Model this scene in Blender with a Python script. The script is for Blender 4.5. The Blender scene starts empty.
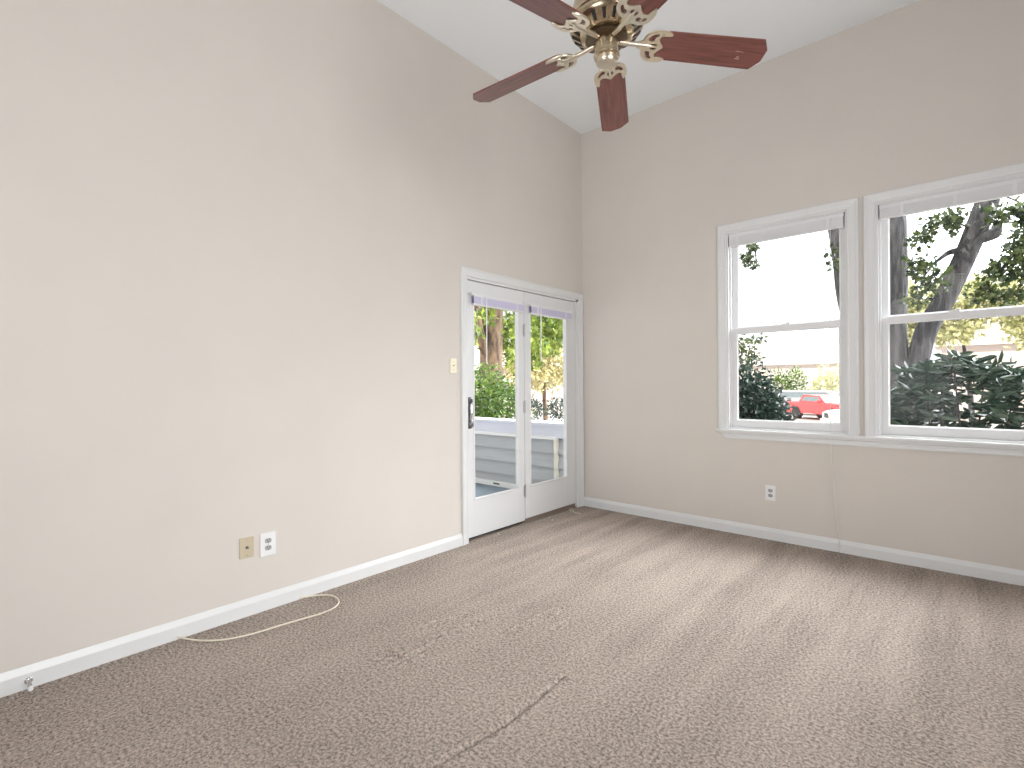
import bpy, bmesh, math, random
import numpy as np
from mathutils import Vector, Matrix

random.seed(7)
rng = np.random.default_rng(11)
S = bpy.context.scene
COL = S.collection
PI = math.pi

# ------------------------------------------------------------------ camera
F_PX = 505.14
F = Vector((-0.66261133, 0.74896343, 0.0))
R = Vector((0.7489504, 0.6625998, -0.00589997))
U = Vector((0.00441886, 0.00390938, 0.9999826))
CAM = Vector((2.8438, -4.2923, 1.22))
cam = bpy.data.cameras.new('camera')
cam.sensor_fit = 'HORIZONTAL'
cam.sensor_width = 36.0
cam.lens = F_PX / 1024 * 36.0
cam.shift_y = 0.93 / 1024
cam.clip_start = 0.05
cam.clip_end = 300
camo = bpy.data.objects.new('camera', cam)
COL.objects.link(camo)
camo.matrix_world = Matrix(((R.x, U.x, -F.x, CAM.x), (R.y, U.y, -F.y, CAM.y), (R.z, U.z, -F.z, CAM.z), (0, 0, 0, 1)))
S.camera = camo

# ------------------------------------------------------------------ view, world, sun, lamps
S.view_settings.view_transform = 'Standard'
S.view_settings.look = 'None'
S.view_settings.gamma = 1.0
S.view_settings.use_curve_mapping = False
S.view_settings.exposure = 0.0

w = bpy.data.worlds.new('sky')
S.world = w
w.use_nodes = True
nt = w.node_tree
nt.nodes.clear()
tc = nt.nodes.new('ShaderNodeTexCoord')
dot = nt.nodes.new('ShaderNodeVectorMath'); dot.operation = 'DOT_PRODUCT'
gd = Vector((0.50, 0.62, 0.60)).normalized()
dot.inputs[1].default_value = gd
nt.links.new(tc.outputs['Generated'], dot.inputs[0])
mx = nt.nodes.new('ShaderNodeMath'); mx.operation = 'MAXIMUM'; mx.inputs[1].default_value = 0.0
nt.links.new(dot.outputs['Value'], mx.inputs[0])
pw = nt.nodes.new('ShaderNodeMath'); pw.operation = 'POWER'; pw.inputs[1].default_value = 7.0
nt.links.new(mx.outputs[0], pw.inputs[0])
ml = nt.nodes.new('ShaderNodeMath'); ml.operation = 'MULTIPLY_ADD'
ml.inputs[1].default_value = 30.0     # glow of the hazy bright part of the sky
ml.inputs[2].default_value = 1.35    # plain sky
nt.links.new(pw.outputs[0], ml.inputs[0])
bgn = nt.nodes.new('ShaderNodeBackground')
bgn.inputs['Color'].default_value = (0.97, 0.985, 1.0, 1)
nt.links.new(ml.outputs[0], bgn.inputs['Strength'])
wo = nt.nodes.new('ShaderNodeOutputWorld')
nt.links.new(bgn.outputs[0], wo.inputs[0])

sun = bpy.data.lights.new('sun', 'SUN')
sun.energy = 5.5
sun.angle = 0.01
sun.color = (1.0, 0.93, 0.80)
suno = bpy.data.objects.new('sun', sun)
COL.objects.link(suno)
suno.rotation_euler = Vector((0.0, -0.76, 0.65)).to_track_quat('Z', 'Y').to_euler()


def area(name, loc, aim, sx, sy, power, color):
    l = bpy.data.lights.new(name, 'AREA')
    l.shape = 'RECTANGLE'
    l.size, l.size_y, l.energy, l.color = sx, sy, power, color
    o = bpy.data.objects.new(name, l)
    COL.objects.link(o)
    o.location = loc
    o.rotation_euler = (Vector(loc) - Vector(aim)).to_track_quat('Z', 'Y').to_euler()
    return o


# added fill lamps by the side wall and behind the camera; no openings built
area('side_fill', (5.12, -3.4, 1.45), (0, -2.7, 1.45), 2.2, 1.6, 84, (0.97, 0.99, 1.0)).data.spread = math.radians(135)
area('rear_fill', (1.6, -6.3, 1.8), (0.9, 0, 2.9), 2.6, 2.4, 38, (0.98, 0.99, 1.0)).data.spread = math.radians(120)


# ------------------------------------------------------------------ materials
def new_mat(name):
    m = bpy.data.materials.new(name)
    m.use_nodes = True
    n = m.node_tree
    return m, n, n.nodes['Principled BSDF']


def N(n, t, **kw):
    x = n.nodes.new(t)
    for k, v in kw.items():
        setattr(x, k, v)
    return x


def plain(name, col, rough=0.5, metal=0.0, noise=0.0, nscale=30.0, bump=0.0, bscale=200.0, spec=None, trans=None):
    m, n, b = new_mat(name)
    b.inputs['Base Color'].default_value = (*col, 1)
    b.inputs['Roughness'].default_value = rough
    b.inputs['Metallic'].default_value = metal
    if spec is not None:
        b.inputs['Specular IOR Level'].default_value = spec
    t = N(n, 'ShaderNodeTexCoord')
    if noise:
        nz = N(n, 'ShaderNodeTexNoise')
        nz.inputs['Scale'].default_value = nscale
        nz.inputs['Detail'].default_value = 4
        n.links.new(t.outputs['Object'], nz.inputs['Vector'])
        r = N(n, 'ShaderNodeValToRGB')
        r.color_ramp.elements[0].position = 0.3
        r.color_ramp.elements[1].position = 0.7
        r.color_ramp.elements[0].color = (*[c * (1 - noise) for c in col], 1)
        r.color_ramp.elements[1].color = (*[min(1, c * (1 + noise)) for c in col], 1)
        n.links.new(nz.outputs['Fac'], r.inputs['Fac'])
        n.links.new(r.outputs['Color'], b.inputs['Base Color'])
    if bump:
        bz = N(n, 'ShaderNodeTexNoise')
        bz.inputs['Scale'].default_value = bscale
        bz.inputs['Detail'].default_value = 3
        n.links.new(t.outputs['Object'], bz.inputs['Vector'])
        bp = N(n, 'ShaderNodeBump')
        bp.inputs['Strength'].default_value = bump
        bp.inputs['Distance'].default_value = 0.002
        n.links.new(bz.outputs['Fac'], bp.inputs['Height'])
        n.links.new(bp.outputs['Normal'], b.inputs['Normal'])
    return m


def glass_mat(name, ior=1.25, tint=(0.97, 0.98, 0.98), dust=0.0):
    m, n, b = new_mat(name)
    n.nodes.remove(b)
    out = n.nodes['Material Output']
    tr = N(n, 'ShaderNodeBsdfTransparent')
    tr.inputs['Color'].default_value = (*tint, 1)
    gl = N(n, 'ShaderNodeBsdfGlossy')
    gl.inputs['Roughness'].default_value = 0.02
    fr = N(n, 'ShaderNodeFresnel')
    fr.inputs['IOR'].default_value = ior
    mxn = N(n, 'ShaderNodeMixShader')
    bf = N(n, 'ShaderNodeNewGeometry')           # reflect at the front of the sheet only
    iv = N(n, 'ShaderNodeMath', operation='SUBTRACT')
    iv.inputs[0].default_value = 1.0
    n.links.new(bf.outputs['Backfacing'], iv.inputs[1])
    mu = N(n, 'ShaderNodeMath', operation='MULTIPLY')
    n.links.new(fr.outputs[0], mu.inputs[0])
    n.links.new(iv.outputs[0], mu.inputs[1])
    n.links.new(mu.outputs[0], mxn.inputs[0])
    n.links.new(tr.outputs[0], mxn.inputs[1])
    n.links.new(gl.outputs[0], mxn.inputs[2])
    last = mxn
    if dust:
        d = N(n, 'ShaderNodeBsdfTranslucent')
        d.inputs['Color'].default_value = (0.9, 0.9, 0.9, 1)
        m2 = N(n, 'ShaderNodeMixShader')
        m2.inputs[0].default_value = dust
        n.links.new(mxn.outputs[0], m2.inputs[1])
        n.links.new(d.outputs[0], m2.inputs[2])
        last = m2
    n.links.new(last.outputs[0], out.inputs[0])
    return m


def leaf_mat(name, c0, c1, transl=0.4, rough=0.5):
    """leaf colour varied leaf by leaf, part of the light passing through"""
    m, n, b = new_mat(name)
    out = n.nodes['Material Output']
    g = N(n, 'ShaderNodeNewGeometry')
    r = N(n, 'ShaderNodeValToRGB')
    r.color_ramp.elements[0].color = (*c0, 1)
    r.color_ramp.elements[1].color = (*c1, 1)
    n.links.new(g.outputs['Random Per Island'], r.inputs['Fac'])
    n.links.new(r.outputs['Color'], b.inputs['Base Color'])
    b.inputs['Roughness'].default_value = rough
    t = N(n, 'ShaderNodeBsdfTranslucent')
    n.links.new(r.outputs['Color'], t.inputs['Color'])
    mxn = N(n, 'ShaderNodeMixShader')
    mxn.inputs[0].default_value = transl
    n.links.new(b.outputs[0], mxn.inputs[1])
    n.links.new(t.outputs[0], mxn.inputs[2])
    n.links.new(mxn.outputs[0], out.inputs[0])
    return m


def stretched(name, c0, c1, scale, rough, bump=0.0, dist=0.01, detail=5, metal=0.0, lo=0.35, hi=0.65, coat=0.0):
    """noise drawn out along one axis of the object: bark, wood grain"""
    m, n, b = new_mat(name)
    t = N(n, 'ShaderNodeTexCoord')
    mp = N(n, 'ShaderNodeMapping')
    mp.inputs['Scale'].default_value = scale
    nz = N(n, 'ShaderNodeTexNoise')
    nz.inputs['Scale'].default_value = 1.0
    nz.inputs['Detail'].default_value = detail
    n.links.new(t.outputs['Object'], mp.inputs['Vector'])
    n.links.new(mp.outputs['Vector'], nz.inputs['Vector'])
    r = N(n, 'ShaderNodeValToRGB')
    r.color_ramp.elements[0].position = lo
    r.color_ramp.elements[1].position = hi
    r.color_ramp.elements[0].color = (*c0, 1)
    r.color_ramp.elements[1].color = (*c1, 1)
    n.links.new(nz.outputs['Fac'], r.inputs['Fac'])
    n.links.new(r.outputs['Color'], b.inputs['Base Color'])
    b.inputs['Roughness'].default_value = rough
    b.inputs['Metallic'].default_value = metal
    b.inputs['Coat Weight'].default_value = coat
    if bump:
        bp = N(n, 'ShaderNodeBump')
        bp.inputs['Strength'].default_value = bump
        bp.inputs['Distance'].default_value = dist
        n.links.new(nz.outputs['Fac'], bp.inputs['Height'])
        n.links.new(bp.outputs['Normal'], b.inputs['Normal'])
    return m


def carpet_mat():
    m, n, b = new_mat('carpet')
    b.inputs['Roughness'].default_value = 0.95
    b.inputs['Specular IOR Level'].default_value = 0.1
    t = N(n, 'ShaderNodeTexCoord')
    # tufts
    tuft = N(n, 'ShaderNodeTexNoise')
    tuft.inputs['Scale'].default_value = 85
    tuft.inputs['Detail'].default_value = 6
    tuft.inputs['Roughness'].default_value = 0.82
    n.links.new(t.outputs['Object'], tuft.inputs['Vector'])
    # cloudy footprints
    cl = N(n, 'ShaderNodeTexNoise')
    cl.inputs['Scale'].default_value = 2.2
    cl.inputs['Detail'].default_value = 4
    n.links.new(t.outputs['Object'], cl.inputs['Vector'])
    # vacuum strokes, drawn out along the way the cleaner was pushed

    def strokes(rot, sc):
        mp = N(n, 'ShaderNodeMapping')
        mp.inputs['Rotation'].default_value = (0, 0, rot)
        mp.inputs['Scale'].default_value = sc
        n.links.new(t.outputs['Object'], mp.inputs['Vector'])
        z = N(n, 'ShaderNodeTexNoise')
        z.inputs['Scale'].default_value = 1.0
        z.inputs['Detail'].default_value = 3
        z.inputs['Roughness'].default_value = 0.55
        n.links.new(mp.outputs['Vector'], z.inputs['Vector'])
        rr = N(n, 'ShaderNodeMapRange')
        rr.inputs['From Min'].default_value = 0.38
        rr.inputs['From Max'].default_value = 0.62
        n.links.new(z.outputs['Fac'], rr.inputs['Value'])
        return rr.outputs['Result']
    s1 = strokes(-0.33, (6.0, 0.55, 1))
    s2 = strokes(-0.05, (7.0, 0.7, 1))
    # sx: which stroke direction rules where
    sep = N(n, 'ShaderNodeSeparateXYZ')
    n.links.new(t.outputs['Object'], sep.inputs[0])
    mr = N(n, 'ShaderNodeMapRange')
    mr.inputs['From Min'].default_value = 1.0
    mr.inputs['From Max'].default_value = 1.8
    n.links.new(sep.outputs['X'], mr.inputs['Value'])
    mixs = N(n, 'ShaderNodeMix')
    n.links.new(mr.outputs['Result'], mixs.inputs['Factor'])
    n.links.new(s2, mixs.inputs['A'])
    n.links.new(s1, mixs.inputs['B'])

    def math_(op, a, bb):
        q = N(n, 'ShaderNodeMath', operation=op)
        for i, v in enumerate((a, bb)):
            if isinstance(v, (int, float)):
                q.inputs[i].default_value = v
            else:
                n.links.new(v, q.inputs[i])
        return q.outputs[0]
    # strokes show most in the far part of the room
    far = N(n, 'ShaderNodeMapRange')
    far.inputs['From Min'].default_value = -2.8
    far.inputs['From Max'].default_value = -1.3
    far.inputs['To Min'].default_value = 0.25
    n.links.new(sep.outputs['Y'], far.inputs['Value'])
    st = math_('MULTIPLY', math_('SUBTRACT', mixs.outputs['Result'], 0.5), far.outputs['Result'])
    # darker pile along the walls
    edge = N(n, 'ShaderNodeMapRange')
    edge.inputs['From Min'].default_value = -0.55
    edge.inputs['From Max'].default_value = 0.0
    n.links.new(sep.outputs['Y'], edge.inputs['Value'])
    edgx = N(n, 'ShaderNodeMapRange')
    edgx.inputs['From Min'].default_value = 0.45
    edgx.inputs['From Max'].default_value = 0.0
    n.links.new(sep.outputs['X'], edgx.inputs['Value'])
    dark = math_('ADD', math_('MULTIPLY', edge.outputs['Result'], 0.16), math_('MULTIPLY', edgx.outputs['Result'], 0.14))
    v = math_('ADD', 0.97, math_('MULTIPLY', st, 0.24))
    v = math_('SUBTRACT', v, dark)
    v = math_('ADD', v, math_('MULTIPLY', math_('SUBTRACT', cl.outputs['Fac'], 0.5), 0.30))
    tr = N(n, 'ShaderNodeMapRange')
    tr.inputs['From Min'].default_value = 0.40
    tr.inputs['From Max'].default_value = 0.585
    tr.inputs['To Min'].default_value = -0.58
    tr.inputs['To Max'].default_value = 0.46
    n.links.new(tuft.outputs['Fac'], tr.inputs['Value'])
    v = math_('ADD', v, tr.outputs['Result'])
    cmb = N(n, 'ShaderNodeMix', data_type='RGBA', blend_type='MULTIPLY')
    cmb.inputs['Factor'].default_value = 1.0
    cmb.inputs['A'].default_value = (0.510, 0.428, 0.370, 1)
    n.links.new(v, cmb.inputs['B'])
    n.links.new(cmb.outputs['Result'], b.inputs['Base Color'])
    bp = N(n, 'ShaderNodeBump')
    bp.inputs['Strength'].default_value = 1.0
    bp.inputs['Distance'].default_value = 0.012
    n.links.new(tuft.outputs['Fac'], bp.inputs['Height'])
    n.links.new(bp.outputs['Normal'], b.inputs['Normal'])
    return m


M = {}
M['wall'] = plain('painted_wall', (0.66, 0.617, 0.572), 0.75, noise=0.012, nscale=3, bump=0.06, bscale=260, spec=0.25)
M['ceiling'] = plain('ceiling_paint', (0.88, 0.91, 0.94), 0.9, bump=0.05, bscale=180)
M['trim'] = plain('white_gloss_trim', (0.73, 0.735, 0.74), 0.35, noise=0.015, nscale=6)
M['door'] = plain('white_door_paint', (0.73, 0.735, 0.745), 0.4, noise=0.01, nscale=5)
M['vinyl'] = plain('white_vinyl', (0.75, 0.75, 0.76), 0.4)
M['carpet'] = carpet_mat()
M['threshold'] = plain('brown_threshold', (0.22, 0.17, 0.14), 0.6)
M['glass'] = glass_mat('pane_glass')
M['blind'] = plain('white_blind_slats', (0.76, 0.76, 0.775), 0.5)
M['blind_lav'] = plain('lavender_blind_slats', (0.64, 0.61, 0.80), 0.5)
M['slot'] = plain('dark_slot', (0.02, 0.02, 0.02), 0.6)
M['white_plastic'] = plain('white_plastic', (0.82, 0.82, 0.83), 0.35)
M['grey_plastic'] = plain('grey_plastic', (0.40, 0.40, 0.41), 0.4)
M['tan_plastic'] = plain('tan_plastic', (0.57, 0.49, 0.36), 0.4)
M['cream_plastic'] = plain('cream_plastic', (0.86, 0.78, 0.60), 0.35)
M['chrome'] = plain('chrome', (0.75, 0.75, 0.76), 0.18, 1.0)
M['pewter'] = plain('dark_pewter', (0.20, 0.20, 0.21), 0.35, 1.0)
M['steel'] = plain('worn_steel', (0.48, 0.48, 0.47), 0.4, 1.0)
M['black'] = plain('black_rubber', (0.015, 0.015, 0.016), 0.6)
M['cable'] = plain('ivory_cable', (0.80, 0.74, 0.62), 0.5)
M['cord'] = plain('white_cord', (0.76, 0.74, 0.72), 0.7)
M['brass'] = plain('antique_brass', (0.52, 0.43, 0.30), 0.24, 1.0, noise=0.12, nscale=40)
M['brass_light'] = plain('pale_polished_brass', (0.74, 0.68, 0.56), 0.33, 1.0)
M['brass_dark'] = plain('dark_brass', (0.14, 0.105, 0.07), 0.35, 1.0)
M['blade'] = stretched('mahogany_blade', (0.12, 0.036, 0.030), (0.21, 0.072, 0.056), (6, 90, 20), 0.34, detail=6, coat=0.25)
M['residue'] = plain('pale_sticker_residue', (0.55, 0.36, 0.33), 0.7)
M['siding'] = plain('grey_siding', (0.43, 0.435, 0.445), 0.6, noise=0.02, nscale=8)
M['cap'] = plain('painted_cap', (0.66, 0.66, 0.74), 0.5)
M['out_trim'] = plain('outdoor_white_trim', (0.82, 0.81, 0.79), 0.5)
M['beige_trim'] = plain('beige_corner_trim', (0.74, 0.69, 0.60), 0.5)
M['deck'] = plain('blue_grey_deck_paint', (0.18, 0.225, 0.26), 0.6, noise=0.12, nscale=5)
M['ground'] = plain('pale_pavement', (0.40, 0.36, 0.34), 0.9, noise=0.12, nscale=0.8)
M['bark_grey'] = stretched('grey_bark', (0.020, 0.021, 0.025), (0.085, 0.082, 0.090), (22, 22, 3.5), 0.9, bump=0.9, dist=0.05)
M['bark_brown'] = stretched('brown_bark', (0.045, 0.028, 0.018), (0.19, 0.125, 0.08), (9, 9, 3.0), 0.9, bump=0.9, dist=0.06)
M['twig'] = plain('twig_bark', (0.035, 0.028, 0.024), 0.9)
M['leaf_rhodo'] = leaf_mat('rhododendron_leaves', (0.012, 0.030, 0.022), (0.055, 0.085, 0.055), 0.15, 0.3)
M['leaf_dark'] = leaf_mat('dark_bush_leaves', (0.008, 0.022, 0.020), (0.040, 0.075, 0.055), 0.2, 0.4)
M['leaf_maple'] = leaf_mat('maple_leaves', (0.010, 0.024, 0.014), (0.085, 0.115, 0.032), 0.3)
M['leaf_green'] = leaf_mat('bright_leaves', (0.055, 0.11, 0.015), (0.33, 0.40, 0.07), 0.4)
M['leaf_mid'] = leaf_mat('mid_green_leaves', (0.025, 0.062, 0.012), (0.16, 0.25, 0.045), 0.35)
M['leaf_yellow'] = leaf_mat('yellow_green_leaves', (0.27, 0.29, 0.12), (0.76, 0.73, 0.44), 0.4)
M['leaf_pale'] = leaf_mat('pale_straw_leaves', (0.26, 0.25, 0.09), (0.66, 0.58, 0.34), 0.4)
M['house'] = plain('cream_house_wall', (0.56, 0.50, 0.47), 0.8, noise=0.03, nscale=1)
M['roof'] = plain('pale_roof', (0.60, 0.54, 0.50), 0.9, noise=0.08, nscale=2)
M['house_glass'] = plain('house_window', (0.10, 0.12, 0.14), 0.15)
M['red'] = plain('red_car_paint', (0.62, 0.045, 0.05), 0.3, spec=0.6)
M['silver'] = plain('silver_car_paint', (0.42, 0.42, 0.45), 0.35, 0.3)
M['car_white'] = plain('white_car_paint', (0.85, 0.85, 0.85), 0.25)
M['car_glass'] = plain('car_window', (0.16, 0.20, 0.22), 0.08)
M['lamp_glass'] = plain('headlamp_lens', (0.75, 0.74, 0.70), 0.15)


# ------------------------------------------------------------------ building helpers
class MB:
    """collects solids, then links them as one mesh object"""

    def __init__(s):
        s.bm = bmesh.new()

    def box(s, x0, x1, y0, y1, z0, z1, bev=0.0, mat=None):
        t = bmesh.new()
        bmesh.ops.create_cube(t, size=1)
        for v in t.verts:
            v.co = Vector(((x0 + x1) / 2 + v.co.x * (x1 - x0), (y0 + y1) / 2 + v.co.y * (y1 - y0), (z0 + z1) / 2 + v.co.z * (z1 - z0)))
        if bev:
            bmesh.ops.bevel(t, geom=t.edges[:], offset=bev, segments=2, affect='EDGES', profile=0.5)
        s.merge(t, mat)
        return s

    def merge(s, t, mat=None):
        if mat is not None:
            t.transform(mat)
        me = bpy.data.meshes.new('tmp')
        t.to_mesh(me)
        t.free()
        s.bm.from_mesh(me)
        bpy.data.meshes.remove(me)

    def raw(s, verts, faces):
        vs = [s.bm.verts.new(v) for v in verts]
        for f in faces:
            try:
                s.bm.faces.new([vs[i] for i in f])
            except ValueError:
                pass
        return s

    def lathe(s, prof, c=(0, 0, 0), seg=48, axis='Z', mat=None):
        """prof: (radius, height) from one end to the other; closed at the ends"""
        t = bmesh.new()
        rings = []
        for r, h in prof:
            ring = []
            for k in range(seg):
                a = 2 * PI * k / seg
                p = (r * math.cos(a), r * math.sin(a), h)
                if axis == 'X':
                    p = (h, r * math.cos(a), r * math.sin(a))
                if axis == 'Y':
                    p = (r * math.cos(a), h, r * math.sin(a))
                ring.append(t.verts.new(Vector(p) + Vector(c)))
            rings.append(ring)
        for a, b in zip(rings, rings[1:]):
            for k in range(seg):
                t.faces.new((a[k], a[(k + 1) % seg], b[(k + 1) % seg], b[k]))
        t.faces.new(rings[0])
        t.faces.new(rings[-1])
        bmesh.ops.recalc_face_normals(t, faces=t.faces[:])
        s.merge(t, mat)
        return s

    def tube(s, pts, rad, seg=10, smooth=0):
        pts = [Vector(p) for p in pts]
        if isinstance(rad, (int, float)):
            rad = [rad] * len(pts)
        if smooth:
            q, rr = [], []
            for i in range(len(pts) - 1):
                p0, p1, p2, p3 = pts[max(i - 1, 0)], pts[i], pts[i + 1], pts[min(i + 2, len(pts) - 1)]
                for k in range(smooth):
                    u = k / smooth
                    q.append(0.5 * ((2 * p1) + (p2 - p0) * u + (2 * p0 - 5 * p1 + 4 * p2 - p3) * u * u + (3 * p1 - p0 - 3 * p2 + p3) * u ** 3))
                    rr.append(rad[i] * (1 - u) + rad[i + 1] * u)
            q.append(pts[-1]); rr.append(rad[-1])
            pts, rad = q, rr
        rings = []
        up = None
        for i, p in enumerate(pts):
            d = (pts[min(i + 1, len(pts) - 1)] - pts[max(i - 1, 0)]).normalized()
            if up is None:
                up = d.orthogonal().normalized()
            up = (up - d * up.dot(d)).normalized()
            sd = d.cross(up)
            rings.append([s.bm.verts.new(p + (up * math.cos(2 * PI * k / seg) + sd * math.sin(2 * PI * k / seg)) * rad[i]) for k in range(seg)])
        for a, b in zip(rings, rings[1:]):
            for k in range(seg):
                s.bm.faces.new((a[k], a[(k + 1) % seg], b[(k + 1) % seg], b[k]))
        s.bm.faces.new(rings[0][::-1])
        s.bm.faces.new(rings[-1])
        return s

    def prism(s, outline, z0, z1, mat=None, bev=0.0):
        """outline in x, y raised from z0 to z1"""
        t = bmesh.new()
        a = [t.verts.new((x, y, z0)) for x, y in outline]
        b = [t.verts.new((x, y, z1)) for x, y in outline]
        t.faces.new(a[::-1])
        t.faces.new(b)
        k = len(a)
        for i in range(k):
            t.faces.new((a[i], a[(i + 1) % k], b[(i + 1) % k], b[i]))
        bmesh.ops.recalc_face_normals(t, faces=t.faces[:])
        if bev:
            bmesh.ops.bevel(t, geom=t.edges[:], offset=bev, segments=2, affect='EDGES', profile=0.5)
        s.merge(t, mat)
        return s

    def build(s, name, mat, parent=None, smooth=False):
        me = bpy.data.meshes.new(name)
        bmesh.ops.recalc_face_normals(s.bm, faces=s.bm.faces[:])
        s.bm.to_mesh(me)
        s.bm.free()
        me.materials.append(mat)
        if smooth:
            me.polygons.foreach_set('use_smooth', [True] * len(me.polygons))
            try:
                me.set_sharp_from_angle(angle=math.radians(40))
            except Exception:
                pass
        o = bpy.data.objects.new(name, me)
        COL.objects.link(o)
        if parent:
            o.parent = parent
        return o


def tag(o, label, cat, group=None, kind=None):
    o['label'] = label
    o['category'] = cat
    if group:
        o['group'] = group
    if kind:
        o['kind'] = kind
    return o


def thing(name, label, cat, loc=(0, 0, 0), group=None, kind=None):
    o = bpy.data.objects.new(name, None)
    o.empty_display_size = 0.1
    COL.objects.link(o)
    o.location = loc
    return tag(o, label, cat, group, kind)


def place(o, loc=None, rz=None):
    if loc:
        o.location = loc
    if rz is not None:
        o.rotation_euler.z = rz
    return o


def copy_thing(o, parent=None):
    kids = [c for c in list(COL.objects) if c.parent == o]
    c = o.copy()
    COL.objects.link(c)
    c.parent = parent
    for k in kids:
        copy_thing(k, c)
    return c


def frame_sweep(mb, u0, u1, v0, v1, prof, to3, bottom=False):
    """moulding mitred round an opening (u0..u1, v0..v1); prof = (distance out from the opening, thickness)"""
    corners = lambda o: [(u0 - o, v0 - (o if bottom else 0)), (u0 - o, v1 + o), (u1 + o, v1 + o), (u1 + o, v0 - (o if bottom else 0))]
    cols = []
    for o, d in prof:
        cols.append([mb.bm.verts.new(to3(u, v, d)) for u, v in corners(o)])
    nseg = 4 if bottom else 3
    k = len(prof)
    for j in range(k):
        a, b = cols[j], cols[(j + 1) % k]
        for i in range(nseg):
            mb.bm.faces.new((a[i], a[(i + 1) % 4], b[(i + 1) % 4], b[i]))
    if not bottom:
        mb.bm.faces.new([c[0] for c in cols])
        mb.bm.faces.new([c[3] for c in cols][::-1])


CASING = [(0.0, 0.0), (0.0, 0.009), (0.008, 0.012), (0.014, 0.009), (0.045, 0.013), (0.058, 0.018), (0.066, 0.018), (0.070, 0.014), (0.070, 0.0)]

# ------------------------------------------------------------------ room shell
H = 3.744
DY0, DY1, DZ = -1.600, -0.078, 2.060          # doorway in the wall at x = 0
W1 = (1.415, 2.250, 0.848, 2.458)             # window openings in the wall at y = 0
W2 = (2.418, 3.755, 0.848, 2.458)
T = 0.15
XR, YF = 5.2, -6.4

mb = MB()
mb.box(-T, 0, YF - T, DY0, 0, H).box(-T, 0, DY1, T, 0, H).box(-T, 0, DY0, DY1, DZ, H)
tag(mb.build('wall_left', M['wall']), 'warm beige painted wall with the glazed double door', 'wall', kind='structure')
mb = MB()
mb.box(0, W1[0], 0, T, 0, H).box(W1[1], W2[0], 0, T, W1[2], W1[3]).box(W2[1], XR + T, 0, T, 0, H)
mb.box(W1[0], W2[1], 0, T, 0, W1[2]).box(W1[0], W2[1], 0, T, W1[3], H)
tag(mb.build('wall_back', M['wall']), 'warm beige painted wall with the two white windows', 'wall', kind='structure')
tag(MB().box(XR, XR + T, YF - T, 0, 0, H).build('wall_right', M['wall']), 'warm beige plain side wall out of the picture', 'wall', kind='structure')
tag(MB().box(0, XR, YF - T, YF, 0, H).build('wall_front', M['wall']), 'warm beige plain wall behind the camera', 'wall', kind='structure')
tag(MB().box(-T, XR + T, YF - T, T, H, H + 0.2).build('ceiling', M['ceiling']), 'high flat white ceiling above the fan', 'ceiling', kind='structure')


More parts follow.
